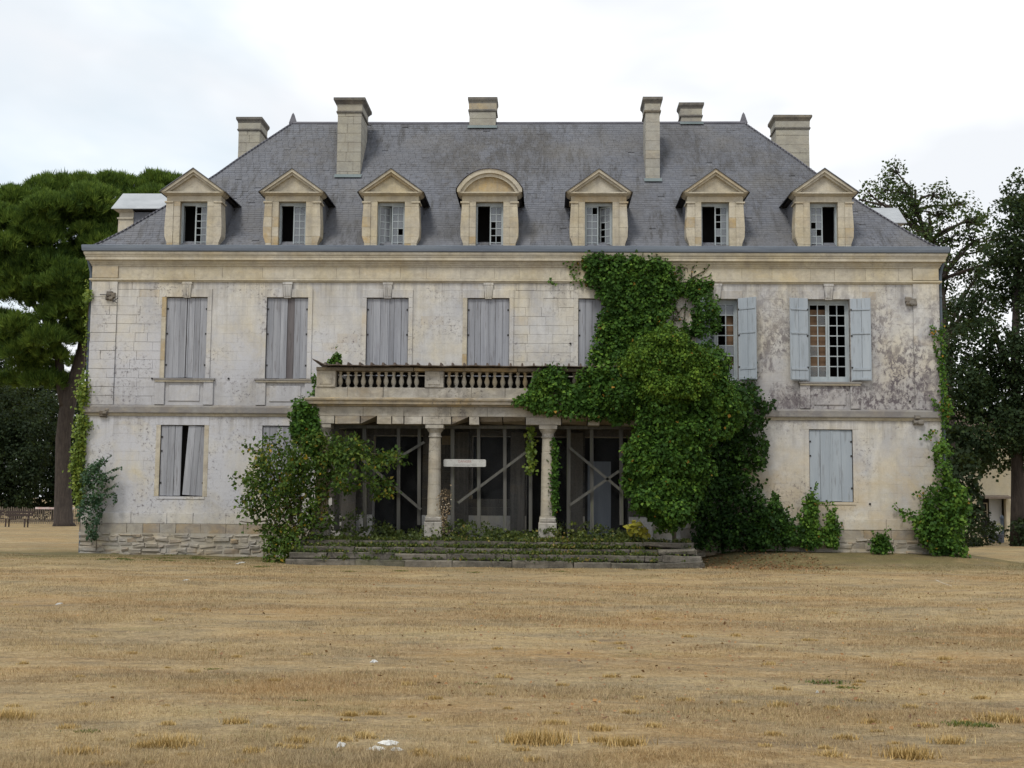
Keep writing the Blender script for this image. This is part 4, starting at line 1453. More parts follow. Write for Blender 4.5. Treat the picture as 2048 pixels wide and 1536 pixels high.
CX = [-5.95, -2.99, -.02, 2.96]
CY = -2.35
for cx in CX:
    m = MB()
    m.block(cx - .235, cx + .235, CY - .235, CY + .235, FZ - .02, .92, .02, R.random(), .008)
    m.block(cx - .215, cx + .215, CY - .215, CY + .215, .92, 1.05, .03, R.random(), .006)
    m.box(cx - .225, cx + .225, CY - .2, CY + .225, FZ, .915)
    m.box(cx - .2, cx + .2, CY - .17, CY + .2, .915, 1.045)
    m.build('pedestal', M['portico_stone'], por)
    prof = [(.205, 1.04), (.205, 1.09)]
    z = 1.09
    while z < 3.1:
        h = min(R.uniform(.34, .5), 3.12 - z)
        if 3.12 - z - h < .2:
            h = 3.12 - z
        r0 = .184 - .03 * (z - 1.09) / 2.03
        r1 = .184 - .03 * (z + h - 1.09) / 2.03
        j = R.uniform(-.003, .003)
        prof += [(r0 - .008 + j, z + .004), (r0 + j, z + .012), (r1 + j, z + h - .008), (r1 - .008 + j, z + h)]
        z += h
    m = MB()
    m.lathe(prof, cx, CY, 20)
    m.build('column', M['column_stone'], por, smooth=False)
    m = MB()
    m.lathe([(.15, 3.12), (.178, 3.13), (.178, 3.155), (.156, 3.165), (.156, 3.24), (.18, 3.27), (.212, 3.32), (.218, 3.35)], cx, CY, 20)
    m.box(cx - .235, cx + .235, CY - .235, CY + .235, 3.352, 3.45)
    m.build('capital', M['portico_stone'], por)

# entablature: lower course of separate lintel stones, several broken away
YE0, YE1 = -2.6, -2.1
ex0, ex1 = -6.2, 3.2
lint = [(-6.2, -5.62, 0), (-5.60, -4.95, 0), (-4.93, -4.52, 2), (-4.50, -4.12, 0), (-4.10, -3.80, 0), (-3.78, -3.32, 0), (-3.30, -2.55, 0), (-2.53, -2.10, 2), (-2.08, -1.82, 0), (-1.80, -1.22, 3),
        (-1.20, -.62, 3), (-.60, .32, 0), (.34, 1.0, 3), (1.02, 1.32, 0), (1.34, 1.9, 3), (1.92, 3.2, 0)]
for a, b, st in lint:
    m = MB()
    zt = 3.655
    if st == 0:
        m.hexa([(a + .004, YE0, 3.452 + R.uniform(0, .012)), (b - .004, YE0, 3.452 + R.uniform(0, .012)), (b - .004, YE1, 3.452), (a + .004, YE1, 3.452), (a + .004, YE0, zt), (b - .004, YE0, zt), (b - .004, YE1, zt), (a + .004, YE1, zt)], R.random())
    elif st == 2:
        m.hexa([(a + .004, YE0, 3.46), (b - .02, YE0 + .2, 3.61), (b - .004, YE1, 3.56), (a + .004, YE1, 3.452), (a + .004, YE0, zt), (b - .004, YE0, zt), (b - .004, YE1, zt), (a + .004, YE1, zt)], R.random())
    else:
        m.hexa([(a + .004, YE0 + .16, 3.545 + R.uniform(-.02, .04)), (b - .004, YE0 + .13, 3.55 + R.uniform(-.03, .05)), (b - .004, YE1, 3.48), (a + .004, YE1, 3.5), (a + .004, YE0 + .02, zt), (b - .004, YE0 + .02, zt), (b - .004, YE1, zt), (a + .004, YE1, zt)], R.random())
    m.build('lintel_stone', M['portico_stone'] if st == 0 else M['rail_stone'], por)
x = ex0
while x < ex1 - .01:
    l = R.uniform(.9, 1.5)
    if ex1 - x - l < .5:
        l = ex1 - x
    m = MB()
    m.block(x + .003, x + l - .003, YE0 + .012, YE1, 3.66, 3.905, .006, R.random(), .002)
    m.build('frieze_stone', M['portico_stone'], por)
    x += l
m = MB()
for xx in (ex0, ex1 - .5):
    m.box(xx + .01, xx + .49, YE1 + .005, -.12, 3.455, 3.9)
m.build('side_beam', M['portico_stone'], por)
sweep([(-.02, 3.907), (.03, 3.92), (.05, 3.95), (.15, 3.965), (.16, 4.04), (.19, 4.06), (.20, 4.10), (.02, 4.15), (-.3, 4.155)], ex0, ex1, -.13, YE0).build('cornice', M['portico_stone'], por)
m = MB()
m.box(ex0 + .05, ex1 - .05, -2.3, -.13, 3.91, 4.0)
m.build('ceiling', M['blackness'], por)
# blocking course
x = ex0 + .04
while x < ex1 - .05:
    l = R.uniform(.7, 1.2)
    if ex1 - .04 - x - l < .4:
        l = ex1 - .04 - x
    m = MB()
    m.block(x + .003, x + l - .003, YE0 + .05, YE1 - .05, 4.14, 4.415, .008, R.random(), .003)
    m.build('blocking_stone', M['portico_stone'], por)
    x += l
PED = [(-6.12, -5.62), (-3.26, -2.77), (-.26, .23), (2.66, 3.15)]
for a, b in PED:
    m = MB()
    m.block(a, b, YE0 + .02, YE1 - .02, 4.418, 4.85, .01, R.random(), .003)
    m.block(a + .08, b - .08, YE0 + .005, YE0 + .1, 4.49, 4.78, .012, R.random(), .001)
    m.build('pedestal_block', M['portico_stone'], por)
for a, b in ((-6.1, -5.75), (2.8, 3.12)):
    m = MB()
    m.block(a, b, YE1 - .02, -.12, 4.12, 4.85, .01, R.random(), .002)
    m.build('side_parapet', M['portico_stone'], por)
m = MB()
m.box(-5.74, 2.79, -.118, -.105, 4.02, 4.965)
m.build('shade_lining', M['shade_pier'], por)  # added dark slab that makes the gaps between balusters look shaded
mbl = MB()
mbl.lathe([(.055, 0), (.055, .03), (.035, .045), (.03, .06), (.05, .10), (.066, .15), (.066, .19), (.05, .25), (.034, .31), (.03, .345), (.044, .36), (.044, .375), (.03, .385), (.05, .40), (.05, .43)], 0, 0, 12)
bme = bpy.data.meshes.new('baluster')
bme.from_pydata(mbl.v, [], mbl.f)
bme.materials.append(M['baluster'])
bx = list(np.linspace(-5.52, -3.50, 11)) + list(np.linspace(-2.64, -.42, 12)) + [.66, 1.35]
for x in bx:
    link('baluster', bme, por, (x + R.uniform(-.008, .008), -2.35, 4.416), R.uniform(0, 1))
x = -6.14
while x < 3.1:
    l = R.uniform(1.0, 1.6)
    m = MB()
    m.block(x + .004, min(x + l, 3.17) - .004, YE0 + .0, YE1 + .0, 4.852, 4.945, .015, R.random(), .006)
    m.build('handrail_stone', M['rail_stone'], por)
    x += l
# sheet laid over the balcony, with standing battens
m = MB()
vs, fs = [], []
nxs = 60
for i in range(nxs + 1):
    x = -6.2 + 8.35 * i / nxs
    wv_ = .012 * sin(i * 1.7) + .015 * sin(i * .45)
    curl = .16 * max(0, 1 - (x + 6.2) / .35)
    broken = .05 * (1 if x > -.3 and int(i / 5) % 2 else 0)
    vs += [(x, -2.82 + wv_ + broken, 4.965 + wv_ * .6 + curl), (x, -1.4, 4.99 + curl * .5), (x, -.03, 5.0), (x, -2.82 + wv_ + broken, 4.985 + wv_ * .6 + curl), (x, -1.4, 5.01 + curl * .5), (x, -.03, 5.02)]
for i in range(nxs):
    a = i * 6
    fs += [(a + 6, a, a + 1, a + 7), (a + 7, a + 1, a + 2, a + 8), (a + 3, a + 9, a + 10, a + 4), (a + 4, a + 10, a + 11, a + 5), (a, a + 6, a + 9, a + 3)]
m.add(vs, fs)
m.build('cover_sheet', M['cover'], por)
for i in range(26):
    x = -5.85 + i * .303
    m = MB()
    m.prism([(x - .032, 4.972), (x + .032, 4.972), (x + .02, 5.045), (x - .02, 5.045)], -2.85, -.1, R.random())
    m.build('batten', M['cover'], por)
# piers between the openings behind, porch shade put into their colour
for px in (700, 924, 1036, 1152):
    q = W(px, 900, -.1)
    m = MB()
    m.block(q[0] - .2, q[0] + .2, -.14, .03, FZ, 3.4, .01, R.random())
    m.build('pilaster', M['shade_pier'], por)
m = MB()
m.box(1.1, 1.75, .06, .10, FZ, 2.6)
m.build('door_leaf', M['door'], por)


# ------------------------------------------------------------------ timber frames closing the portico bays
def timber_bay(name_label, posts, rail, braces, netr, base_px=None):
    Y = -2.02
    q = W((rail[0] + rail[1]) / 2, 1070, Y)
    e = empty('timber_screen', (q[0], Y, FZ))
    tag(e, name_label, 'timber screen', 'timber screens closing the portico bays')
    off = np.array([q[0], Y, FZ])

    def bar(p0, p1, wd, dy, name, tn=None):
        A, B = W(*p0, Y + dy) - off, W(*p1, Y + dy) - off
        d = (B - A)
        d /= np.linalg.norm(d)
        s = np.array([d[2], 0, -d[0]]) * wd / 2
        t = np.array([0, .03, 0])
        m = MB()
        m.hexa([A - s - t, A + s - t, A + s + t, A - s + t, B - s - t, B + s - t, B + s + t, B - s + t], R.random())
        m.build(name, M['timber'], e)
    bar((rail[0], rail[2]), (rail[1], rail[2] + .5), .085, 0, 'rail')
    for x, y0, y1, wd in posts:
        bar((x, y1), (x + R.uniform(-1.5, 1.5), y0), wd, .07, 'post')
    for p0, p1 in braces:
        bar(p0, p1, .07, -.066, 'brace')
    A, B = W(netr[0], 853, Y + .12) - off, W(netr[1], 1068, Y + .12) - off
    m = MB()
    nx_, nz_ = 10, 8
    vs = []
    for iz in range(nz_ + 1):
        for ix in range(nx_ + 1):
            vs.append((A[0] + (B[0] - A[0]) * ix / nx_, A[1] + .03 * sin(ix * 1.3 + iz) + .02 * sin(iz * 2.1), A[2] + (B[2] - A[2]) * iz / nz_))
    fs = [(iz * (nx_ + 1) + ix, iz * (nx_ + 1) + ix + 1, (iz + 1) * (nx_ + 1) + ix + 1, (iz + 1) * (nx_ + 1) + ix) for iz in range(nz_) for ix in range(nx_)]
    m.add(vs, fs)
    m.build('netting', M['net'], e)


timber_bay('grey timber screen with crossed braces in the portico bay behind the yellowing shrub',
           [(674, 852, 1062, .13), (730, 852, 1060, .1), (797, 852, 1064, .09), (838, 852, 1050, .09)], (665, 857, 853.5), [((690, 890), (842, 1019)), ((849, 884), (786, 922))], (668, 856))
timber_bay('grey timber screen behind the white danger board in the middle portico bay',
           [(905, 852, 1060, .1), (958, 852, 1060, .09), (1010, 852, 1062, .09), (1061, 852, 1062, .09)], (886, 1082, 854), [((1058, 900), (916, 1006))], (886, 1082))
timber_bay('grey timber screen with crossed braces in the portico bay beside the big ivy bush',
           [(1137, 852, 1066, .1), (1184, 853, 1064, .095), (1243, 853, 1050, .1)], (1111, 1262, 855), [((1140, 896), (1240, 979)), ((1238, 942), (1140, 1010))], (1111, 1300))

# danger board
q = W(929.5, 926, -2.16)
sg = empty('danger_sign', (q[0], -2.16, q[2]))
tag(sg, 'small white rounded danger board with faded lettering fixed to the portico timbers', 'sign')
hw_, hh, rr = .56, .098, .035
ol = []
for cx_, cz_, a0 in ((hw_ - rr, -hh + rr, -90), (hw_ - rr, hh - rr, 0), (-hw_ + rr, hh - rr, 90), (-hw_ + rr, -hh + rr, 180)):
    for k in range(4):
        a = radians(a0 + 30 * k)
        ol.append((cx_ + rr * cos(a), cz_ + rr * sin(a)))
m = MB()
m.prism(ol, -.012, .012)
m.build('panel', M['sign'], sg)
for txt, size, zz, mt, sx in (('DANGER', .088, .012, 'red', 1.0), ('DEFENSE D\'ENTRER', .066, -.078, 'greyletter', 1.1)):
    cu = bpy.data.curves.new('lettering', 'FONT')
    cu.body = txt
    cu.size = size
    cu.align_x = 'CENTER'
    cu.extrude = .001
    cu.materials.append(M[mt])
    tmp = link('lettering_curve', cu)
    bpy.context.view_layer.update()
    me = bpy.data.meshes.new_from_object(tmp.evaluated_get(bpy.context.evaluated_depsgraph_get()))
    bpy.data.objects.remove(tmp)
    o = link('lettering', me, sg, (0, -.0145, zz))
    o.rotation_euler = (pi / 2, 0, 0)
    o.scale = (sx, 1, 1)


# ------------------------------------------------------------------ ivy and shrubs on and round the house
def plant(name, label, cat, parts, mat, base, group=None, stems=None, leafname='leaves', stem_mat='bark_ivy'):
    e = empty(name, base)
    tag(e, label, cat, group)
    V, F, T = merge(parts)
    o = np_mesh(leafname, V - np.asarray(base), F, M[mat], T, e)
    o['kind'] = 'stuff'
    if stems is not None and stems.v:
        stems.v = [(a - base[0], b - base[1], c - base[2]) for a, b, c in stems.v]
        stems.build('stems', M[stem_mat], e)['kind'] = 'stuff'
    return e


# the ivy curtain on the upper wall
st = MB()
main = [(1162, 528), (1188, 512), (1240, 517), (1300, 519), (1334, 523), (1340, 560), (1348, 590), (1340, 630), (1332, 670), (1320, 720), (1240, 740), (1178, 728), (1184, 700), (1200, 668), (1196, 650), (1212, 622), (1206, 600), (1184, 574), (1180, 560)]
right = [(1335, 563), (1380, 562), (1424, 565), (1420, 578), (1400, 596), (1388, 606), (1372, 590), (1336, 584)]
blob2 = [(1384, 606), (1398, 598), (1404, 632), (1438, 650), (1434, 662), (1410, 676), (1386, 672), (1362, 676), (1358, 666), (1382, 646)]
sprays = [[(1132, 525), (1150, 523), (1162, 530)], [(1140, 530), (1147, 545), (1150, 556)], [(1146, 562), (1165, 566), (1185, 568)], [(1096, 560), (1104, 565), (1110, 567)],
          [(1190, 512), (1200, 506), (1210, 505)], [(1322, 512), (1326, 520), (1330, 530)], [(1345, 556), (1356, 545), (1364, 530)], [(1340, 558), (1366, 554)],
          [(1416, 600), (1432, 615), (1436, 640)], [(1402, 600), (1436, 592)]]
thin = [[(1382, 560), (1384, 540), (1394, 522)], [(1384, 556), (1404, 544), (1416, 535), (1417, 522)], [(1404, 556), (1418, 553), (1424, 545)], [(1340, 556), (1360, 534), (1374, 536), (1376, 545)],
        [(1340, 660), (1352, 635), (1366, 615)], [(1356, 625), (1338, 610)], [(1366, 650), (1372, 600)], [(1350, 640), (1374, 640)], [(1420, 620), (1408, 596)], [(1404, 640), (1422, 606), (1418, 600)], [(1400, 690), (1394, 640)],
        [(1500, 700), (1508, 730), (1510, 760)], [(1330, 690), (1345, 650), (1350, 600)]]
tendrils(thin, -.05, .02, st)
parts = [wall_ivy(main, -.1, 800, 26, .16, .088, .30, .46), wall_ivy(right, -.08, 100, 18, .10, .08, .15, .42), wall_ivy(blob2, -.08, 90, 18, .11, .085, .2, .34),
         wall_ivy([(1396, 592), (1420, 590), (1434, 606), (1436, 650), (1424, 668), (1404, 680), (1396, 640)], -.5, 60, 16, .10, .08, .12, .36), wall_ivy([(1400, 690), (1424, 680), (1432, 730), (1440, 770), (1424, 770), (1410, 730)], -.5, 24, 14, .09, .08, .12, .4),
         stroke_leaves(sprays, -.06, 70, .085, .06, .5), stroke_leaves(thin, -.06, 22, .07, .04, .4)]
plant('climbing_ivy', 'green ivy curtain climbing the upper wall between two first-floor windows to the cornice', 'ivy', parts, 'ivy', (3.0, -.1, 4.9), stems=st)

# the tall bushy ivy that swallows the right end of the portico
def lumps(poly_px, n, rmin, rmax, Yc, bulge, cx, hw_px, ysq=1.0):
    xs_, ys_ = sample_poly(poly_px, n)
    out = []
    for a_, b_ in zip(xs_, ys_):
        r_ = R.uniform(rmin, rmax)
        f = max(0.0, 1 - ((a_ - cx) / hw_px) ** 2)
        out.append(pxell(a_, b_, r_ * R.uniform(.9, 1.5), r_ * R.uniform(.7, 1.1) * ysq, Yc - bulge * sqrt(f) * R.uniform(.75, 1.15), r_ * .0145))
    return out


bush = [(1258, 760), (1270, 730), (1300, 705), (1350, 692), (1400, 705), (1436, 745), (1452, 790), (1448, 838), (1420, 862), (1392, 890), (1398, 930), (1386, 985), (1362, 1010), (1345, 1050), (1312, 1050), (1292, 1005), (1272, 980), (1284, 945), (1262, 900), (1268, 855), (1246, 820), (1236, 780)]
ell = lumps(bush, 100, 15, 32, -2.35, 1.0, 1335, 115)
st = MB()
tendrils([[(1330, 1078), (1335, 1000), (1330, 900), (1335, 780)], [(1345, 1085), (1350, 1000), (1372, 900), (1400, 800)]], -2.5, .07, st, .03)
parts = [blob_ivy(ell, 26, 22, .17, .088, .25, .42)]
plant('ivy_bush', 'tall bushy green ivy swallowing the right-hand column of the portico', 'ivy bush', parts, 'ivy', (2.9, -2.6, FZ), stems=st)
dome = [(1236, 748), (1262, 722), (1290, 690), (1322, 676), (1360, 676), (1388, 696), (1420, 730), (1428, 770), (1400, 790), (1360, 775), (1320, 790), (1280, 770), (1250, 780)]
ell = lumps(dome, 44, 11, 24, -2.6, 1.15, 1335, 105)
parts = [blob_ivy(ell, 36, 26, .13, .068, .25, .46)]
plant('flowering_ivy', 'paler yellow-green ivy dome crowning the dark ivy bush under the first-floor window', 'ivy crown', parts, 'ivy_bright', (3.0, -3.0, 4.2))
# along the balustrade
top_ = [(1034, 806), (1050, 790), (1070, 772), (1076, 745), (1100, 738), (1122, 742), (1130, 760), (1150, 782), (1160, 745), (1200, 738), (1250, 740), (1275, 760), (1280, 830), (1235, 845), (1200, 834), (1150, 828), (1100, 824), (1060, 820)]
parts = [wall_ivy(top_, -2.68, 420, 22, .15, .095, .22, .47)]
st = MB()
tendrils([[(1290, 800), (1200, 790), (1110, 800), (1045, 806)]], -2.7, .03, st)
plant('trailing_ivy', 'ivy trailing along the stone balustrade over the portico entablature', 'ivy', parts, 'ivy', (.7, -2.68, 4.1), stems=st)
# dark mass on the ground-floor wall
dk = [(1392, 800), (1440, 770), (1478, 772), (1500, 764), (1514, 800), (1546, 806), (1538, 822), (1520, 850), (1528, 895), (1520, 930), (1500, 965), (1520, 1005), (1560, 1030), (1588, 1060), (1584, 1085), (1500, 1094), (1390, 1092), (1380, 1000), (1375, 900)]
parts = [wall_ivy(dk, -.15, 700, 24, .19, .09, .55, .40), wall_ivy([(1420, 760), (1470, 775), (1500, 800), (1490, 840), (1430, 850), (1400, 830)], -.7, 110, 22, .18, .09, .7, .7), stroke_leaves([[(1510, 810), (1530, 806), (1550, 808)], [(1526, 850), (1530, 900), (1528, 930)], [(1520, 960), (1524, 1000)], [(1500, 700), (1508, 745), (1504, 790)], [(1478, 770), (1484, 800)]], -.1, 80, .085, .06, .45)]
plant('wall_ivy', 'very dark ivy mass covering the ground-floor wall right of the bushy ivy', 'ivy', parts, 'ivy_dark', (5.0, -.2, 0))
# small climbers on the right
for nm, lb, poly, Y, strokes, n, tm in (
        ('ivy_clump', 'rounded ivy clump with pointed top at the wall foot beside the dark ivy mass', [(1515, 1075), (1520, 1040), (1540, 1020), (1549, 985), (1556, 1015), (1580, 1040), (1588, 1084)], -.35, [[(1549, 985), (1546, 1010)], [(1570, 1020), (1584, 1010)]], 150, .38),
        ('ivy_clump', 'upright ivy column growing over the lower corner of the blue-grey shutter', [(1598, 1080), (1600, 1030), (1612, 1000), (1618, 980), (1628, 1000), (1632, 1040), (1640, 1088), (1610, 1092)], -.2, [[(1626, 990), (1634, 962)], [(1628, 1004), (1655, 1006), (1670, 1006)], [(1600, 1040), (1594, 1024)]], 120, .5),
        ('ivy_clump', 'thin ivy sprig rising below the right edge of the ground-floor shutter', [(1650, 1088), (1654, 1040), (1660, 1024), (1668, 1040), (1674, 1070), (1672, 1090)], -.12, [[(1662, 1026), (1650, 1010)], [(1664, 1024), (1676, 1012)], [(1672, 1060), (1684, 1044)]], 55, .48),
        ('weed_tuft', 'reddish green weed tuft alone at the foot of the bare right wall', [(1745, 1100), (1748, 1080), (1760, 1070), (1772, 1082), (1774, 1102)], -.4, [[(1752, 1080), (1742, 1060)], [(1762, 1075), (1778, 1056)]], 40, .5)):
    b = W(sum(p[0] for p in poly) / len(poly), 1090, Y)
    parts = [wall_ivy(poly, Y, n, 18, .13, .085, .2, tm), stroke_leaves(strokes, Y, 60, .07, .03, .5)]
    st = MB()
    tendrils(strokes, Y, .008, st)
    plant(nm, lb, 'ivy' if 'ivy' in nm else 'weed', parts, 'ivy', (b[0], Y, max(float(gz(b[0], Y)), -.1)), stems=st)
cor = [(1870, 1112), (1838, 1080), (1826, 1060), (1808, 1030), (1812, 1022), (1840, 1030), (1855, 1000), (1852, 985), (1876, 960), (1876, 930), (1870, 900), (1875, 886), (1886, 888), (1890, 920), (1894, 950), (1922, 990), (1932, 1010), (1922, 1060), (1928, 1100), (1908, 1118)]
st = MB()
sp = [[(1838, 984), (1852, 1002)], [(1792, 1010), (1808, 1030)], [(1850, 975), (1866, 990)], [(1872, 860), (1850, 876)], [(1868, 900), (1872, 950)], [(1862, 664), (1884, 680), (1886, 700)], [(1866, 690), (1880, 722), (1882, 745)], [(1860, 655), (1880, 664)], [(1884, 640), (1886, 780)], [(1886, 760), (1890, 860)], [(1862, 798), (1884, 822), (1892, 840)], [(1880, 800), (1906, 826)]]
tendrils(sp, -.06, .01, st)
parts = [wall_ivy(cor, -.2, 300, 18, .16, .095, .5, .52), stroke_leaves(sp, -.1, 75, .085, .05, .6), stroke_leaves([[(1887, 740), (1888, 880)]], -.08, 70, .075, .045, .6), stroke_leaves([[(1890, 800), (1900, 835)], [(1886, 880), (1880, 920)]], -.1, 170, .085, .09, .6)]
plant('corner_ivy', 'bright ivy spilling over the right corner of the mansion and its downpipe', 'ivy', parts, 'ivy', (11.0, -.3, 0), stems=st)
# left corner
st = MB()
lc = [[(169, 745), (167, 770)], [(170, 775), (168, 808)], [(166, 820), (160, 900)], [(164, 880), (156, 960)], [(158, 930), (160, 1010)], [(178, 585), (180, 600)], [(168, 840), (184, 850)], [(160, 900), (150, 940)]]
parts = [stroke_leaves(lc, 0.0, 240, .09, .075, .5, out=.15), stroke_leaves([[(166, 770), (168, 806)], [(162, 850), (158, 930)], [(158, 930), (158, 980)]], 0.0, 340, .09, .10, .5, out=.2), stroke_leaves([[(176, 560), (172, 640), (170, 745)]], .05, 40, .07, .03, .5)]
tendrils([[(160, 1060), (158, 950), (166, 820), (170, 700), (178, 590)]], .05, .02, st)
plant('wall_creeper', 'yellow-green creeper running up the left corner downpipe', 'creeper', parts, 'creeper', (-13.3, 0, 0), stems=st)
ld = [(170, 930), (190, 922), (206, 925), (212, 960), (206, 1000), (200, 1040), (190, 1078), (180, 1078), (176, 1020), (160, 1040), (164, 1010), (176, 990), (172, 960)]
ls = [[(200, 930), (206, 912)], [(206, 926), (218, 914), (224, 912)], [(208, 950), (230, 938), (242, 938)], [(208, 962), (230, 952), (238, 952)], [(206, 985), (226, 972), (234, 968)], [(206, 1000), (228, 985), (234, 1000), (226, 1012)], [(182, 1070), (170, 1040)], [(200, 1030), (214, 1012)], [(174, 940), (168, 960)]]
st = MB()
tendrils(ls + [[(192, 1100), (194, 1040), (198, 960)]], -.25, .012, st)
parts = [wall_ivy(ld, -.3, 120, 16, .11, .07, .2, .45), stroke_leaves(ls, -.28, 60, .075, .03, .4)]
plant('spraying_shrub', 'blue-green shrub with long arching sprays against the left end of the wall', 'shrub', parts, 'bluegreen', (-12.7, -.3, -.1), stems=st)
# ivy on the left portico corner, and the little one on the balustrade
lp = [(592, 830), (600, 806), (622, 800), (634, 830), (640, 880), (636, 915), (610, 890), (590, 870)]
parts = [wall_ivy(lp, -2.5, 190, 20, .14, .095, .3, .42), stroke_leaves([[(632, 750), (628, 780), (622, 804)], [(600, 830), (585, 828), (575, 832)]], -2.4, 130, .085, .06, .42)]
plant('trailing_ivy', 'dark ivy bunch hanging at the left corner of the portico cornice', 'ivy', parts, 'ivy', (-6.3, -2.4, 3.2))
parts = [wall_ivy([(660, 730), (664, 718), (672, 706), (680, 716), (684, 730)], -1.2, 22, 16, .09, .08, .1, .6), stroke_leaves([[(672, 712), (673, 690)]], -1.2, 60, .05, .01, .6)]
plant('small_ivy', 'little ivy sprout poking above the sheet at the left end of the balcony', 'ivy', parts, 'ivy', (-5.9, -1.2, 5.02))

# yellowing shrub to the left of the portico
blobs = [(560, 935, 52, 50), (545, 990, 50, 45), (600, 980, 48, 60), (575, 1040, 50, 40), (620, 900, 40, 34), (660, 905, 34, 30), (640, 945, 40, 30), (700, 900, 36, 24), (720, 925, 34, 24), (625, 1030, 34, 45), (515, 950, 22, 24), (520, 1000, 20, 24), (560, 1085, 40, 32), (600, 1080, 34, 30), (550, 1110, 26, 20), (780, 920, 26, 14), (690, 960, 24, 18), (765, 975, 26, 10)]
ell = [pxell(a, b, c, d, -3.1 + R.uniform(-.35, .35), .45) for a, b, c, d in blobs]
br = [[(600, 1100), (570, 1000), (540, 930), (510, 890)], [(605, 1100), (600, 1000), (610, 920), (600, 880)], [(610, 1100), (640, 990), (690, 920), (740, 905), (800, 915)], [(595, 1100), (540, 1040), (500, 1020), (470, 1012)], [(598, 1090), (545, 990), (500, 960), (462, 956)],
      [(610, 1080), (580, 960), (550, 890), (530, 868)], [(600, 1090), (555, 950), (520, 905), (488, 893)], [(612, 1080), (660, 980), (720, 960), (790, 985)], [(605, 1060), (540, 1005), (480, 995)], [(600, 940), (570, 880), (555, 858)], [(540, 1040), (505, 1045), (480, 1040)]]
st = MB()
tendrils(br, -3.0, .02, st, .02)
parts = [blob_ivy(ell, 15, 17, .20, .10, .35, .42, front=False, tsd=.22, asp=.62), stroke_leaves([b[1:] for b in br], -3.05, 60, .10, .10, .42)]
plant('autumn_shrub', 'large loose shrub with yellowing leaves spreading over the left portico bay', 'shrub', parts, 'shrub', (-6.2, -3.0, -.1), stems=st)
# creeper on post, ivy on column
parts = [stroke_leaves([[(1062, 852), (1064, 876)], [(1060, 884), (1062, 920), (1058, 948)]], -2.2, 170, .10, .075, .55, out=.12)]
plant('hanging_creeper', 'bright yellow-green creeper hanging down a timber post beside the third column', 'creeper', parts, 'creeper', W(1060, 950, -2.2))
parts = [stroke_leaves([[(1108, 880), (1110, 920), (1106, 960), (1110, 1000), (1106, 1030)], [(1108, 920), (1104, 960), (1106, 1010)]], -2.45, 210, .08, .06, .4)]
plant('column_ivy', 'narrow dark ivy strip climbing the third portico column', 'ivy', parts, 'ivy', W(1104, 1060, -2.45))
# dry seed stalks, yellow plant
st = MB()
stalks = [[(890 + R.uniform(-8, 8), 1066), (888 + R.uniform(-12, 12), 1010), (892 + R.uniform(-14, 14), 974 + R.uniform(0, 20))] for _ in range(12)]
tendrils(stalks, -2.75, .008, st)
parts = [stroke_leaves(stalks, -2.75, 15, .045, .035, .5)]
plant('dry_weed', 'tall brown dried weed with pale seed heads beside the second column', 'weed', parts, 'drystalk', W(890, 1075, -2.75), stems=st, stem_mat='bark_ivy')
parts = [wall_ivy([(1252, 1064), (1256, 1048), (1272, 1040), (1282, 1054), (1284, 1064)], -3.0, 8, 9, .09, .13, .1, .6), wall_ivy([(1278, 1062), (1290, 1056), (1294, 1068)], -3.0, 4, 10, .08, .12, .1, .6)]
plant('yellow_plant', 'broad-leaved plant turned bright yellow on the steps by the ivy bush', 'plant', parts, 'yellowleaf', W(1268, 1078, -3.0))

# moss, weeds and grass on the steps (uncountable)
n = 9000
x = rng.uniform(-6.3, 3.6, n)
lvl = rng.integers(1, 5, n)
dens = np.where(lvl == 4, .6, np.where(lvl == 3, .36, np.where(lvl == 2, .22, .10))) * (0.35 + .65 * (np.sin(x * 1.3 + 1) * .5 + .5)) * np.where((x > -2.6) & (x < 2.8), 1.5, .7)
keep = rng.random(n) < dens
x, lvl = x[keep], lvl[keep]
n = len(x)
y = -4.1 + .3 * (lvl - 1) + rng.uniform(.02, .32, n)
y = np.where(lvl == 4, rng.uniform(-3.2, -2.5, n), y)
z = .15 * (lvl - 1) + .0
C = np.stack([x, y, z], 1)
parts = [clumps(C, np.tile([[0, -.3, 1.0]], (n, 1)), rng.uniform(.03, .11, n), 9, .055, droop=-.5, tmean=.42, tsd=.26)]
V, F, T = merge(parts)
o = np_mesh('step_moss', V, F, M['moss'], T)
tag(o, 'moss, grass and low weeds growing over the upper portico steps', 'moss', kind='stuff')

n = 420
C = np.stack([rng.uniform(-5.9, 2.6, n), rng.uniform(-2.9, -1.2, n), FZ + rng.uniform(0, .42, n) ** 1.0], 1)
C[:, 2] = FZ + rng.uniform(0, 1, n) * (.12 + .38 * (np.sin(C[:, 0] * 2.1) * .5 + .5) * np.where(C[:, 0] < -3, 1.5, .8))
V, F, T = clumps(C, np.tile([[0, -.5, .8]], (n, 1)), rng.uniform(.08, .18, n), 12, .075, droop=-.2, tmean=.35, tsd=.2)
o = np_mesh('undergrowth', V, F, M['moss'], T)
tag(o, 'dim green undergrowth on the portico floor behind the columns', 'undergrowth', kind='stuff')

# ------------------------------------------------------------------ grass
n = 900000
d = 1.0 / rng.uniform(1 / 33.5, 1 / 6.6, n)
d = np.where(rng.random(n) < .4, rng.uniform(6.6, 33, n), d)
lat = rng.uniform(-.47, .47, n) * d
y = -CAMD + d
x = lat - d * tan(radians(YAW))
ok = ~((y > -4.2) & (x > -6.6) & (x < 4.0)) & (y < -.12)
x, y, d = x[ok], y[ok], d[ok]
n = len(x)


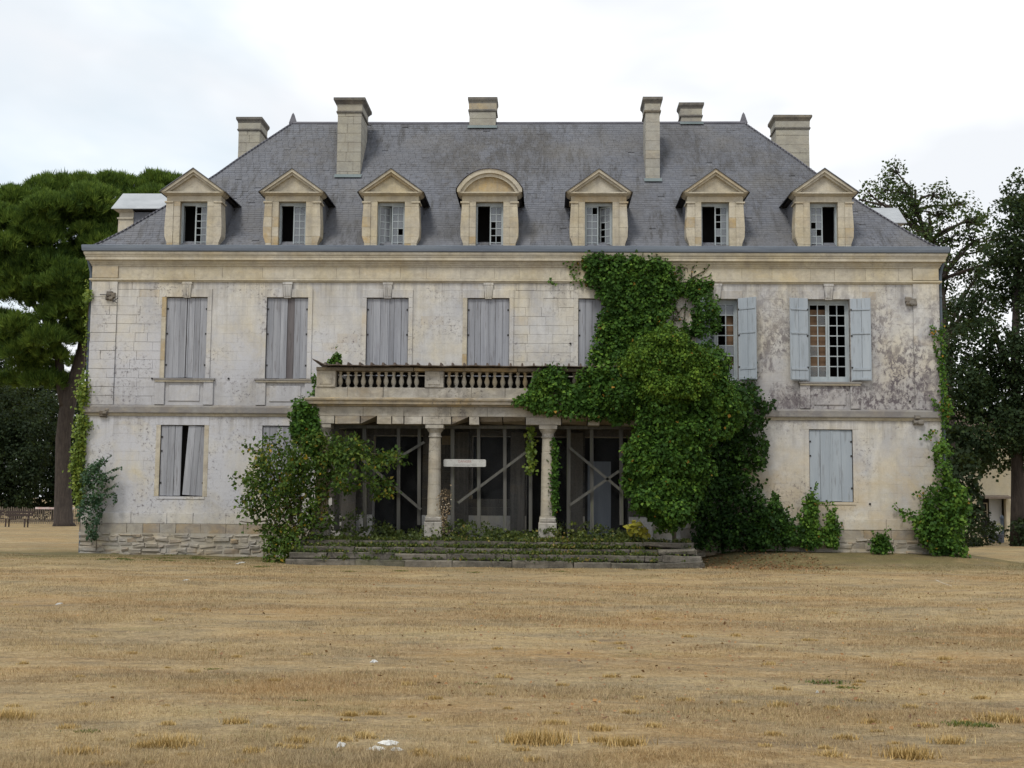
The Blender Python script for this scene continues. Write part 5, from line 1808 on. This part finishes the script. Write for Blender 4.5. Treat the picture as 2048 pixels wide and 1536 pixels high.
def vnoise(x, y, sd):
    g_ = np.random.default_rng(sd).random((256, 256))
    xi, yi = np.floor(x).astype(int), np.floor(y).astype(int)
    fx, fy = x - xi, y - yi
    fx, fy = fx * fx * (3 - 2 * fx), fy * fy * (3 - 2 * fy)
    q = lambda a_, b_: g_[a_ % 256, b_ % 256]
    return (q(xi, yi) * (1 - fx) + q(xi + 1, yi) * fx) * (1 - fy) + (q(xi, yi + 1) * (1 - fx) + q(xi + 1, yi + 1) * fx) * fy


pn = .5 * vnoise(x * .5, y * 1.3, 1) + .3 * vnoise(x * 1.7, y * 3.2, 2) + .2 * vnoise(x * 5, y * 8, 3)
ok = rng.random(n) < np.clip((pn - .22) / .42, .12, 1)
x, y, d, pn = x[ok], y[ok], d[ok], pn[ok]
n = len(x)
patch = np.clip((pn - .3) * 2.4, 0, 1.2) + 0 * (.5 + .5 * np.sin(.9 * x + 2.0 * np.sin(.35 * y)) * np.sin(1.9 * y + 1.2 * np.sin(.5 * x)))
h = rng.uniform(.008, .034, n) * (0.6 + .75 * patch) * (1 + (rng.random(n) < .04) * 1.0)
wd = rng.uniform(.0035, .007, n) * np.clip(d / 11, .8, 2.6)
az = rng.uniform(0, 2 * pi, n)
lean = rng.uniform(.25, 1.5, n)
tipd = np.stack([np.cos(az) * lean, np.sin(az) * lean, np.ones(n)], 1)
tipd = unit(tipd) * h[:, None] * 1.35
wa = az + pi / 2 + rng.uniform(-.6, .6, n)
base = np.stack([x, y, gz(x, y) - .004], 1)
wv_ = np.stack([np.cos(wa), np.sin(wa), np.zeros(n)], 1) * wd[:, None] * .5
V = np.stack([base - wv_, base + wv_, base + tipd], 1).reshape(-1, 3)
F = np.arange(3 * n).reshape(-1, 3)
o = np_mesh('grass', V, F, M['blade'], rng.random(n))
tag(o, 'short parched straw-coloured grass covering the field', 'grass', kind='stuff')


def tufts(cs, mat, name, label, hgt, nb, rad, wdt=.006):
    Vs, Ts = [], []
    for px, py, s in cs:
        r = FW * FPX + RT * (px - 1024) + UP * (768 - py)
        t = (-.15 - CAMP[2]) / r[2]
        c = CAMP + r * t
        k = int(nb * s)
        bx_ = rng.normal(0, rad * s, (k, 2)) * np.array([1.6, .8])
        b = np.stack([c[0] + bx_[:, 0], c[1] + bx_[:, 1], gz(c[0] + bx_[:, 0], c[1] + bx_[:, 1])], 1)
        az = rng.uniform(0, 2 * pi, k)
        tip = unit(np.stack([np.cos(az) * .6, np.sin(az) * .6, np.ones(k)], 1)) * (hgt * s * rng.uniform(.4, 1.1, k))[:, None]
        w_ = np.stack([np.cos(az + 1.5), np.sin(az + 1.5), np.zeros(k)], 1) * wdt
        Vs.append(np.stack([b - w_, b + w_, b + tip], 1).reshape(-1, 3))
        Ts.append(rng.uniform(.3, .95, k))
    V = np.concatenate(Vs)
    o = np_mesh(name, V, np.arange(len(V)).reshape(-1, 3), M[mat], np.concatenate(Ts))
    tag(o, label, 'grass', kind='stuff')


tufts([(350, 1500, 1.0), (290, 1500, .6), (1085, 1500, 1.2), (1040, 1496, .8), (1250, 1508, .8), (20, 1440, 1.0), (2005, 1448, 1.0), (1820, 1530, 1.0), (470, 1460, .6), (600, 1500, .6), (1560, 1420, .6), (700, 1440, .5), (160, 1510, .7), (1900, 1500, .7), (1690, 1490, .5)] + [(R.uniform(0, 2048), 1536 - 330 * R.random() ** 1.3, R.uniform(.2, .5)) for _ in range(110)],
      'tuft', 'grass_tufts', 'taller ochre grass tufts in the foreground field', .10, 330, .05, .004)
tufts([(1935, 1462, .9), (1960, 1464, .6), (1655, 1362, .9), (1690, 1372, .6), (175, 1468, .5), (603, 1406, .4), (425, 1335, .4), (950, 1372, .4), (240, 1105, 1.2), (330, 1118, 1.2), (400, 1120, 1.3), (460, 1122, 1.2), (520, 1136, 1.1), (1480, 1112, 1.0), (1560, 1112, 1.0), (1660, 1118, 1.0), (1720, 1112, 1.0), (1800, 1116, 1.0), (700, 1142, .9), (800, 1142, .9), (950, 1143, .8), (1120, 1143, .9), (1280, 1142, .8)] + [(R.uniform(190, 560), R.uniform(1108, 1126), R.uniform(.5, 1.1)) for _ in range(26)] + [(R.uniform(1420, 1900), R.uniform(1096, 1122), R.uniform(.5, 1.1)) for _ in range(34)],
      'moss', 'green_weeds', 'scattered low green weed patches in the dry grass', .045, 150, .065, .008)
# fallen leaves
n = 2600
d = rng.uniform(9, 33, n)
x = rng.normal(.12, .2, n) * d
y = -CAMD + d
ok = ~((y > -4.4) & (x > -6.8) & (x < 4.2)) & (y < -.3)
x, y = x[ok], y[ok]
n = len(x)
V, F = leaf_arrays(np.stack([x, y, gz(x, y) + .02], 1), rng.normal(size=(n, 3)) * [1, 1, .3], np.array([0, 0, 1]) + rng.normal(0, .4, (n, 3)), rng.uniform(.02, .055, n), rng.uniform(.015, .04, n))
o = np_mesh('fallen_leaves', V, F, M['deadleaf'], np.repeat(rng.random(n), 2))
tag(o, 'brown fallen leaves scattered over the dry grass', 'leaves', kind='stuff')


n = 900
x, y = rng.uniform(3.7, 7.2, n), rng.uniform(-4.6, -.5, n)
V, F = leaf_arrays(np.stack([x, y, gz(x, y) + .015], 1), rng.normal(size=(n, 3)) * [1, 1, .3], np.array([0, 0, 1]) + rng.normal(0, .4, (n, 3)), rng.uniform(.04, .09, n), rng.uniform(.03, .06, n))
o = np_mesh('leaf_litter', V, F, M['deadleaf'], np.repeat(rng.random(n) * .8, 2))
tag(o, 'brown leaf litter on the bare soil below the dark wall ivy', 'leaves', kind='stuff')


# white lime patches and pale stones
def ground_hit(px, py):
    r = FW * FPX + RT * (px - 1024) + UP * (768 - py)
    return CAMP + r * ((-.15 - CAMP[2]) / r[2])


def lime(px, py, wx, wy, label, name='lime_patch', cat='lime patch', group=None):
    c = ground_hit(px, py)
    m = MB()
    k = 44
    e0 = ground_hit(px + wx / 2, py)
    e1 = ground_hit(px, py - wy / 2)
    ax, ay = e0[0] - c[0], e1[1] - c[1]
    pts = []
    for i in range(k):
        a = 2 * pi * i / k
        f = R.uniform(.35, 1.15)
        pts.append((ax * f * cos(a), ay * f * sin(a)))
    gzz = lambda x, y: float(gz(c[0] + x, c[1] + y)) - float(gz(c[0], c[1]))
    vs = [(0, 0, .02)] + [(x * .55, y * .55, gzz(x * .55, y * .55) + .012 + R.uniform(-.014, .008)) for x, y in pts] + [(x, y, gzz(x, y) + .002) for x, y in pts]
    fs = []
    for i in range(k):
        j = (i + 1) % k
        fs += [(0, 1 + i, 1 + j), (1 + i, 1 + k + i, 1 + k + j, 1 + j)]
    m.add(vs, fs)
    o = m.build(name, M['lime'], None, (c[0], c[1], float(gz(c[0], c[1]))))
    tag(o, label, cat, group)


lime(780, 1500, 46, 9, 'narrow white lime streak, rear one of the pair in the foreground grass', group='white lime patches')
lime(752, 1513, 40, 11, 'brightest white lime patch in the foreground grass', group='white lime patches')
lime(793, 1514, 34, 6, 'small white lime streak just right of the brightest patch', group='white lime patches')
lime(680, 1506, 22, 12, 'dull round lime patch left of the white ones', group='white lime patches')
for px, py, wx, lb in ((748, 1326, 16, 'small white chip of stone in the middle of the field'), (372, 1166, 9, 'tiny white chip in the grass before the left windows'), (118, 1209, 9, 'tiny white chip in the grass at far left'), (482, 1129, 13, 'white stone lying in front of the shrub by the wall'), (1398, 1138, 11, 'pale stone at the broken right end of the steps'), (1634, 1385, 6, 'tiny pale chip beside the green weeds at right')):
    lime(px, py, wx, wx * .35, lb, 'white_stone', 'stone')
for a, b, lb in (((1800, 1155), (1832, 1160), 'faint white line scrap in the grass, nearer the wall'), ((1872, 1164), (1905, 1176), 'faint white line scrap in the grass at far right')):
    A, B = ground_hit(*a), ground_hit(*b)
    m = MB()
    k = 8
    vs, fs = [], []
    for i in range(k + 1):
        q = A + (B - A) * i / k
        wv_ = .035 * (1 + .5 * sin(i * 2.2))
        for s in (-1, 1):
            vs.append((q[0] - A[0], q[1] - A[1] + s * wv_, float(gz(q[0], q[1])) - float(gz(A[0], A[1])) + .022))
    for i in range(k):
        fs.append((i * 2, i * 2 + 2, i * 2 + 3, i * 2 + 1))
    m.add(vs, fs)
    tag(m.build('white_line', M['lime'], None, (A[0], A[1], float(gz(A[0], A[1])))), lb, 'white line', 'faded white lines')

# ------------------------------------------------------------------ left background
PY = 33.0


def tree_obj(name, label, cat, base, group=None):
    e = empty(name, tuple(base))
    tag(e, label, cat, group)
    return e


def wood(e, base, chains, mat='bark', name='trunk', n=10):
    m = MB()
    for pts, rad in chains:
        m.tube([tuple(np.asarray(p) - base) for p in pts], rad, n)
    m.build(name, M[mat], e, smooth=True)


s_ = (PY + CAMD) / FPX
b = W(128, 1050, PY)
base = np.array([b[0], PY, float(gz(b[0], PY))])
pine = tree_obj('pine_tree', 'big umbrella pine with forked bare trunk left of the mansion', 'tree', base)
tk = lambda l, Y=PY: [W(x, y, Y) for x, y in l]
wood(pine, base, [(tk([(128, 1058), (127, 1045), (126, 960), (126, 880), (132, 830), (140, 790), (152, 750), (166, 700), (176, 640), (190, 560)]), [.74, .52, .43, .40, .41, .44, .36, .33, .30, .26])], name='trunk', n=12)
wood(pine, base, [(tk([(134, 812), (126, 785), (120, 750), (118, 710), (105, 640), (90, 560)]), [.42, .33, .27, .24, .2, .14])], name='limb')
wood(pine, base, [(tk([(118, 715), (80, 700), (40, 675), (0, 650), (-30, 640)]), [.2, .15, .12, .1, .08])], name='limb')
wood(pine, base, [(tk([(110, 660), (60, 600), (20, 560), (-20, 540)]), [.18, .15, .12, .1])], name='limb')
wood(pine, base, [(tk([(180, 620), (240, 540), (290, 470)]), [.25, .2, .12])], name='limb')
wood(pine, base, [(tk([(95, 600), (70, 560), (20, 530)]), [.14, .1, .06])], name='limb')
wood(pine, base, [(tk([(170, 680), (120, 650), (60, 660), (10, 690)]), [.2, .13, .1, .06])], name='limb')
crown = [(55, 440, 85, 52, 33), (10, 520, 80, 60, 32), (150, 405, 90, 45, 34), (240, 400, 80, 42, 35), (315, 395, 60, 36, 35), (130, 470, 80, 45, 32), (230, 455, 80, 45, 34), (60, 585, 60, 45, 31), (95, 540, 55, 40, 31), (170, 540, 60, 50, 33), (120, 615, 52, 42, 32), (170, 620, 40, 50, 33), (105, 690, 62, 26, 31), (150, 680, 36, 34, 32), (50, 715, 50, 14, 32),
         (20, 610, 40, 20, 33), (15, 700, 40, 18, 34), (-20, 570, 40, 40, 33), (60, 500, 60, 40, 30), (110, 440, 50, 40, 30), (190, 430, 55, 36, 31), (290, 420, 50, 34, 33), (30, 455, 45, 38, 30), (165, 590, 48, 50, 31), (150, 640, 60, 40, 31), (60, 660, 50, 24, 31), (120, 570, 50, 40, 30), (100, 720, 50, 20, 32), (20, 560, 46, 34, 31), (180, 690, 30, 40, 34), (200, 500, 60, 40, 32), (280, 450, 50, 40, 34), (20, 770, 50, 14, 34), (40, 690, 40, 14, 33), (90, 770, 36, 12, 33), (5, 650, 34, 16, 33), (190, 740, 26, 24, 36), (60, 740, 30, 10, 33)]
Cs, Os, Ks = [], [], []
for cx, cy, rx, ry, Yc in crown:
    a = W(cx, cy, Yc)
    s = (Yc + CAMD) / FPX
    nl = max(4, int(rx * ry * .0046))
    u = unit(rng.normal(size=(nl, 3)))
    u[:, 2] = np.where(u[:, 2] < -.5, -u[:, 2], u[:, 2])
    u[:, 1] = np.where(u[:, 1] > .5, -u[:, 1], u[:, 1])
    lc_ = a + u * rng.uniform(.45, .95, nl)[:, None] * np.array([rx * s, rx * s * .8, ry * s])
    for c_ in lc_:
        rl = rng.uniform(.5, 1.05)
        kk = int(115 * rl * rl) + 16
        v_ = unit(rng.normal(size=(kk, 3)))
        v_[:, 2] = np.where(v_[:, 2] < -.25, -v_[:, 2], v_[:, 2])
        Cs.append(c_ + v_ * rl * rng.uniform(.75, 1.0, kk)[:, None] * np.array([1, 1, .72]))
        Os.append(v_ * .8 + np.array([0, 0, .75]))
        Ks.append(np.full(kk, rng.normal(0, .13)))
C, O, K_ = np.concatenate(Cs), unit(np.concatenate(Os)), np.concatenate(Ks)
k = 11
m_ = len(C)
u = unit(rng.normal(size=(m_ * k, 3)) * .34 + np.repeat(O, k, 0))
Pp = np.repeat(C, k, 0) + rng.normal(0, .05, (m_ * k, 3))
N = rng.normal(size=(m_ * k, 3))
L = rng.uniform(.24, .48, m_ * k)
V, F = leaf_arrays(Pp, u, N, L, .05, .02)
T = np.clip(.45 + np.repeat(K_, k) + np.repeat(rng.normal(0, .2, m_), k) + rng.normal(0, .1, m_ * k), 0, .97)
print('pine tufts', m_)
o = np_mesh('crown', V - base, F, M['needle'], np.repeat(T, 2), pine)
o['kind'] = 'stuff'


def leafy(name, label, px, pyb, Y, ells, mat, dens, k, rc, size, trunk=None, group=None, limbs=(), tmean=.45, r0=.25):
    b = W(px, pyb, Y)
    base = np.array([b[0], Y, float(gz(b[0], Y))])
    e = tree_obj(name, label, 'shrub' if 'shrub' in name or 'hedge' in name else 'tree', base, group)
    if trunk:
        wood(e, base, [(tk(trunk, Y), np.linspace(r0, r0 * .35, len(trunk)))])
    for l in limbs:
        wood(e, base, [(tk(l, Y), np.linspace(r0 * .5, r0 * .15, len(l)))], name='limb', n=6)
    E_ = [pxell(a, b_, c, d, Y + R.uniform(-1.2, 1.2), min(c, d) * (Y + CAMD) / FPX * .9) for a, b_, c, d in ells]
    V, F, T = blob_ivy(E_, dens, k, rc, size, .3, tmean, .3, front=True)
    o = np_mesh('crown', V - base, F, M[mat], T, e)
    o['kind'] = 'stuff'
    return e


leafy('evergreen_tree', 'dark evergreen behind the bench, its crown down to the grass', 25, 1040, 44, [(20, 850, 60, 70), (-20, 900, 60, 90), (40, 930, 50, 80), (10, 985, 60, 40), (60, 880, 40, 70)], 'darkleaf', 2.6, 44, .55, .17, [(25, 1040), (25, 900), (25, 820)], 'dark evergreens behind the pine')
leafy('evergreen_tree', 'dark evergreen directly behind the pine trunk', 110, 1040, 48, [(90, 870, 50, 75), (130, 900, 45, 80), (100, 960, 55, 60), (150, 940, 36, 60), (80, 985, 40, 40)], 'darkleaf', 2.6, 44, .55, .17, [(110, 1040), (108, 900), (104, 830)], 'dark evergreens behind the pine')
leafy('evergreen_tree', 'dark evergreen half hidden between the pine trunk and the wall corner', 190, 1040, 52, [(170, 860, 40, 80), (200, 900, 50, 90), (165, 930, 30, 70), (175, 980, 30, 34)], 'darkleaf', 2.4, 44, .6, .17, [(190, 1040), (190, 880), (185, 820)], 'dark evergreens behind the pine')
leafy('evergreen_tree', 'far hazy dark tree line piece beyond the fence at left edge', -40, 1030, 70, [(-40, 880, 70, 110), (-10, 800, 60, 40), (40, 830, 50, 40), (90, 820, 40, 30)], 'darkleaf', 1.8, 44, .8, .24, [(-40, 1030), (-40, 900)], 'dark evergreens behind the pine')


leafy('evergreen_tree', 'tall thin dark evergreen at the left edge reaching up under the pine crown', 20, 1040, 60, [(10, 790, 50, 36), (60, 790, 46, 30), (-20, 740, 40, 50), (30, 735, 30, 16), (95, 800, 30, 30), (150, 790, 20, 34), (20, 840, 60, 40)], 'darkleaf', 2.0, 44, .6, .2, [(20, 1040), (22, 800)], 'dark evergreens behind the pine')


# benches
def bench(px, py, Y, label):
    b = W(px, py, Y)
    z0 = float(gz(b[0], Y))
    e = empty('park_bench', (b[0], Y, z0))
    tag(e, label, 'bench', 'benches under the pine')
    for k in range(3):
        m = MB()
        m.box(-.75, .75, -.22 + k * .15, -.10 + k * .15, .42, .455)
        m.build('seat_slat', M['bench'], e)
    for k in range(2):
        m = MB()
        m.box(-.75, .75, .25 + k * .03, .285 + k * .03, .58 + k * .15, .69 + k * .15)
        m.build('back_slat', M['bench'], e)
    for s in (-.5, .5):
        for q0, q1, z1 in ((-.2, -.14, .419), (.2, .25, .419)):
            m = MB()
            m.box(s - .03, s + .03, q0, q1, -.05, z1)
            m.build('leg', M['bench'], e)
        m = MB()
        m.hexa([(s - .03, .252, .38), (s + .03, .252, .38), (s + .03, .31, .38), (s - .03, .31, .38), (s - .03, .32, .86), (s + .03, .32, .86), (s + .03, .36, .86), (s - .03, .36, .86)])
        m.build('back_post', M['bench'], e)
    return e


bench(33, 1049, 29.0, 'whole dark slatted park bench on the grass left of the pine trunk')
bench(-25, 1047, 29.3, 'second dark bench cut off at the left edge, only its end showing')

# paling fence
YF = 38.0
a, b = W(-30, 1045, YF), W(230, 1045, YF)
e = empty('paling_fence', ((a[0] + b[0]) / 2, YF, float(gz(a[0], YF))))
tag(e, 'low chestnut paling fence behind the pine trunk and bench', 'fence')
m = MB()
L_ = (b[0] - a[0]) / 2
x = -L_
while x < L_:
    h = .95 + R.uniform(-.06, .06)
    m.prism([(x, 0), (x + .045, 0), (x + .045, h - .06), (x + .022, h), (x, h - .06)], -.012 + R.uniform(-.01, .01), .012, R.random())
    x += .11
o = m.build('pickets', M['paling'], e)
o['kind'] = 'stuff'
for z in (.25, .75):
    m = MB()
    m.box(-L_, L_, .014, .03, z, z + .025)
    m.build('wire_rail', M['iron'], e)
m = MB()
m.box(-L_ + 3, L_, -.03, -.024, .86, .98)
o = m.build('barrier_tape', M['tape'], e)

# ------------------------------------------------------------------ right background
# the airy oak behind the right corner
OY = 22.0


def airy_tree(name, label, px, pyb, Y, tips, k, rc, size, mat, trunk, tr):
    b = W(px, pyb, Y)
    base = np.array([b[0], Y, float(gz(b[0], Y))])
    e = tree_obj(name, label, 'tree', base)
    T_ = tk(trunk, Y)
    wood(e, base, [(T_, np.linspace(tr, tr * .3, len(T_)))], n=10)
    Cs = []
    br = MB()
    for (cx, cy, rx, ry, nn) in tips:
        c = W(cx, cy, Y + R.uniform(-1.5, 1.5))
        s = (Y + CAMD) / FPX
        # a limb from the trunk to the clump, then twigs
        below = [p for p in T_ if p[2] < c[2] - .5] or [T_[0]]
        st_ = min(below, key=lambda p: np.linalg.norm(p - c))
        mid = st_ * .45 + c * .55 + np.array([R.uniform(-.4, .4), R.uniform(-.4, .4), R.uniform(-.2, .6)])
        br.tube([tuple(st_ - base), tuple(mid - base), tuple(c - base)], [tr * .3, tr * .18, .03], 6)
        for q in range(nn):
            u = unit(rng.normal(size=(1, 3)))[0]
            p = c + u * np.array([rx * s, rx * s * .8, ry * s]) * rng.uniform(.25, 1.0)
            mm = (c + p) / 2 + rng.normal(0, .12, 3)
            br.tube([tuple(c * .8 + mid * .2 - base), tuple(mm - base), tuple(p - base)], [.035, .022, .01], 4)
            Cs.append(p)
    br.build('limbs', M['bark'], e)
    C = np.array(Cs)
    V, F, T = clumps(C, rng.normal(size=C.shape) + np.array([0, 0, .5]), rc * rng.uniform(.5, 1.25, len(C)), k, size, droop=.3, spread=1.0, asp=.7)
    o = np_mesh('crown', V - base, F, M[mat], T, e)
    o['kind'] = 'stuff'


tips = [(1790, 340, 26, 26, 10), (1770, 380, 34, 26, 14), (1810, 385, 32, 30, 16), (1750, 415, 30, 18, 12), (1790, 425, 40, 24, 18), (1830, 420, 36, 28, 18), (1870, 390, 34, 26, 12), (1880, 430, 40, 28, 18), (1920, 410, 30, 24, 10), (1940, 440, 36, 28, 14), (1850, 465, 40, 24, 18), (1900, 475, 44, 26, 20), (1950, 480, 34, 28, 14),
        (1810, 470, 34, 20, 12), (1890, 520, 30, 24, 12), (1925, 540, 36, 30, 14), (1960, 540, 30, 30, 12), (1895, 570, 22, 24, 9), (1905, 620, 26, 30, 12), (1945, 600, 34, 30, 14), (1925, 660, 40, 30, 18), (1980, 590, 30, 40, 10), (1900, 690, 26, 30, 12), (1740, 390, 16, 14, 4), (1720, 400, 12, 12, 3), (1975, 500, 26, 26, 10), (1962, 450, 26, 22, 8), (1988, 480, 24, 24, 9), (2000, 520, 24, 24, 8), (1950, 560, 26, 22, 9), (1985, 640, 26, 26, 8)]
airy_tree('oak_tree', 'tall airy oak with sky showing through, behind the right corner of the roof', 1905, 1085, OY, tips, 24, .52, .15, 'oak', [(1905, 1088), (1903, 950), (1898, 800), (1890, 680), (1880, 560), (1862, 480), (1830, 420)], .34)
leafy('holm_oak', 'dense dark holm oak with hanging branches at the right edge', 2036, 1100, 15.0, [(2035, 400, 26, 40), (2020, 440, 30, 30), (2050, 480, 46, 46), (2010, 500, 30, 24), (1985, 545, 32, 22), (2048, 560, 34, 46), (1960, 608, 36, 20), (2002, 585, 20, 26), (1925, 640, 38, 30), (1965, 685, 48, 36), (2044, 700, 34, 46), (1910, 722, 32, 36), (1980, 745, 56, 34), (2045, 772, 46, 46), (1930, 790, 42, 26), (1990, 820, 46, 30), (2045, 850, 36, 46), (1915, 850, 28, 30), (1905, 900, 26, 34), (1925, 770, 40, 40), (1965, 790, 40, 40), (2010, 860, 40, 40), (2070, 930, 30, 20), (1962, 872, 38, 26), (1935, 905, 34, 22), (1995, 905, 38, 24), (2045, 925, 28, 16), (1975, 935, 18, 12), (2090, 700, 50, 110), (2085, 560, 40, 70), (2090, 440, 40, 50), (2085, 860, 40, 60)],
      'holm', 6.0, 40, .45, .13, [(2036, 1105), (2036, 1000), (2034, 900), (2030, 700), (2036, 500)], limbs=[[(2034, 900), (1990, 820), (1940, 780)], [(2034, 850), (2060, 760), (2090, 700)], [(2032, 780), (2000, 700), (1985, 640)]], r0=.33)
leafy('evergreen_tree', 'dark evergreen filling the gap behind the right corner ivy', 1915, 1085, 13.0, [(1915, 900, 34, 40), (1925, 950, 32, 30), (1905, 990, 26, 40), (1930, 1000, 26, 40)], 'darkleaf', 5.0, 20, .35, .18, [(1915, 1090), (1915, 950)])
# dark shrubs in front of the outbuilding
for lb, px, Y, el in (('dark rounded shrub behind the corner ivy, nearest the mansion', 1920, 12.0, [(1918, 1050, 28, 40), (1932, 1070, 22, 26)]),
                      ('dark shrub beside the flower pots before the pale outbuilding', 1955, 16.0, [(1955, 1052, 24, 34), (1968, 1075, 20, 18)]),
                      ('low dark shrub at the right edge beneath the holm oak', 2045, 14.0, [(2040, 1068, 22, 26), (2060, 1060, 24, 34)])):
    leafy('shrub', lb, px, 1095, Y, el, 'darkleaf', 8.0, 18, .25, .12, group='dark shrubs under the right trees')

# outbuilding
BY_ = 27.0
q0, q1 = W(1885, 1070, BY_), W(2150, 1070, BY_)
zg = float(gz(q0[0], BY_))
e = empty('outbuilding', (q0[0], BY_, zg))
tag(e, 'pale cream outbuilding with a small porch half hidden under the right trees', 'outbuilding')
Wd_ = q1[0] - q0[0]
pxl = W(1962, 1070, BY_)[0] - q0[0]
pxr = W(2014, 1070, BY_)[0] - q0[0]
m = MB()
m.box(0, pxl, 0, .3, 0, 5.4)
m.box(pxr, Wd_, 0, .3, 0, 5.4)
m.box(pxl, pxr, 0, .3, 1.98, 5.4)
m.box(0, Wd_, 3.0, 3.3, 0, 5.4)
m.box(0, .3, .3, 3.0, 0, 5.4)
m.box(Wd_ - .3, Wd_, .3, 3.0, 0, 5.4)
m.build('wall', M['farwall'], e)
m = MB()
m.hexa([(-.3, -.35, 5.35), (Wd_ + .3, -.35, 5.35), (Wd_ + .3, 1.65, 6.3), (-.3, 1.65, 6.3), (-.3, -.35, 5.42), (Wd_ + .3, -.35, 5.42), (Wd_ + .3, 1.65, 6.37), (-.3, 1.65, 6.37)])
m.hexa([(-.3, 1.66, 6.3), (Wd_ + .3, 1.66, 6.3), (Wd_ + .3, 3.7, 5.35), (-.3, 3.7, 5.35), (-.3, 1.66, 6.37), (Wd_ + .3, 1.66, 6.37), (Wd_ + .3, 3.7, 5.42), (-.3, 3.7, 5.42)])
m.build('roof', M['tile'], e)
m = MB()
m.hexa([(pxl - .12, -.45, 1.9), (pxr + .1, -.45, 1.9), (pxr + .1, -.002, 1.9), (pxl - .12, -.002, 1.9), (pxl - .12, -.45, 2.0), (pxr + .1, -.45, 2.0), (pxr + .1, -.002, 2.08), (pxl - .12, -.002, 2.08)])
m.build('porch_canopy', M['paling'], e)
m = MB()
xm = pxl + (pxr - pxl) * .5
m.box(xm + .02, pxr, .6, .65, 0, 1.95)
m.box(xm + .08, pxr - .06, .585, .599, 1.05, 1.75)
m.box(xm + .08, pxr - .06, .585, .599, .15, .85)
m.build('door', M['whitewood'], e)
m = MB()
m.box(pxl, xm, .7, .75, 0, 1.95)
m.build('porch_recess', M['blackness'], e)
m = MB()
for a_, b_, c_, d_ in ((xm - .45, xm - .40, .9, 1.7), (xm - .1, xm - .05, .9, 1.7), (xm - .40, xm - .1, .9, .95), (xm - .4, xm - .1, 1.25, 1.29), (xm - .4, xm - .1, 1.65, 1.7)):
    m.box(a_, b_, .63, .67, c_, d_)
m.build('window_frame', M['farwall'], e)
# post, pots and flowers before it
q = W(2005, 1078, 20.0)
m = MB()
m.lathe([(.07, 0), (.07, 1.0), (.09, 1.02), (.09, 1.1), (.03, 1.2)], 0, 0, 10)
tag(m.build('gate_post', M['pipe'], None, (q[0], 20.0, float(gz(q[0], 20)))), 'dark blue post standing before the white outbuilding door', 'post')
for k, (px, lb) in enumerate(((1984, 'glazed pot of white and yellow flowers left of the dark blue post'), (1999, 'glazed pot of yellow flowers touching the dark blue post'))):
    q = W(px, 1080, 19.0)
    zg = float(gz(q[0], 19))
    e = empty('flower_pot', (q[0], 19.0, zg))
    tag(e, lb, 'flower pot', 'flower pots before the outbuilding')
    m = MB()
    m.lathe([(.12, 0), (.18, .3), (.2, .32), (.2, .36), (.15, .36)], 0, 0, 12)
    m.build('pot', M['glaze_y'], e)
    c = np.array([[0, 0, .5]]) + rng.normal(0, .09, (8, 3))
    V, F, T = clumps(c, np.tile([[0, -.4, 1.0]], (8, 1)), .14, 16, .09, tmean=.5)
    np_mesh('leaves', V, F, M['ivy_dark'], T, e)['kind'] = 'stuff'
    c = np.array([[0, -.06, .62]]) + rng.normal(0, .09, (7, 3))
    V, F, T = clumps(c, np.tile([[0, -1., 1.0]], (7, 1)), .07, 9, .06, tmean=.6 - .35 * k)
    np_mesh('flowers', V, F, M['flower'], T, e)['kind'] = 'stuff'
# thin black stake by the right corner
q = W(1922, 1116, 1.6)
m = MB()
m.tube([(0, 0, -.05), (.01, 0, 1.0)], .03, 8)
m.lathe([(.035, .98), (.035, 1.03), (.01, 1.05)], .01, 0, 8)
tag(m.build('iron_stake', M['iron'], None, (q[0], 1.6, float(gz(q[0], 1.6)))), 'thin black stake upright in the grass by the right corner ivy', 'stake')
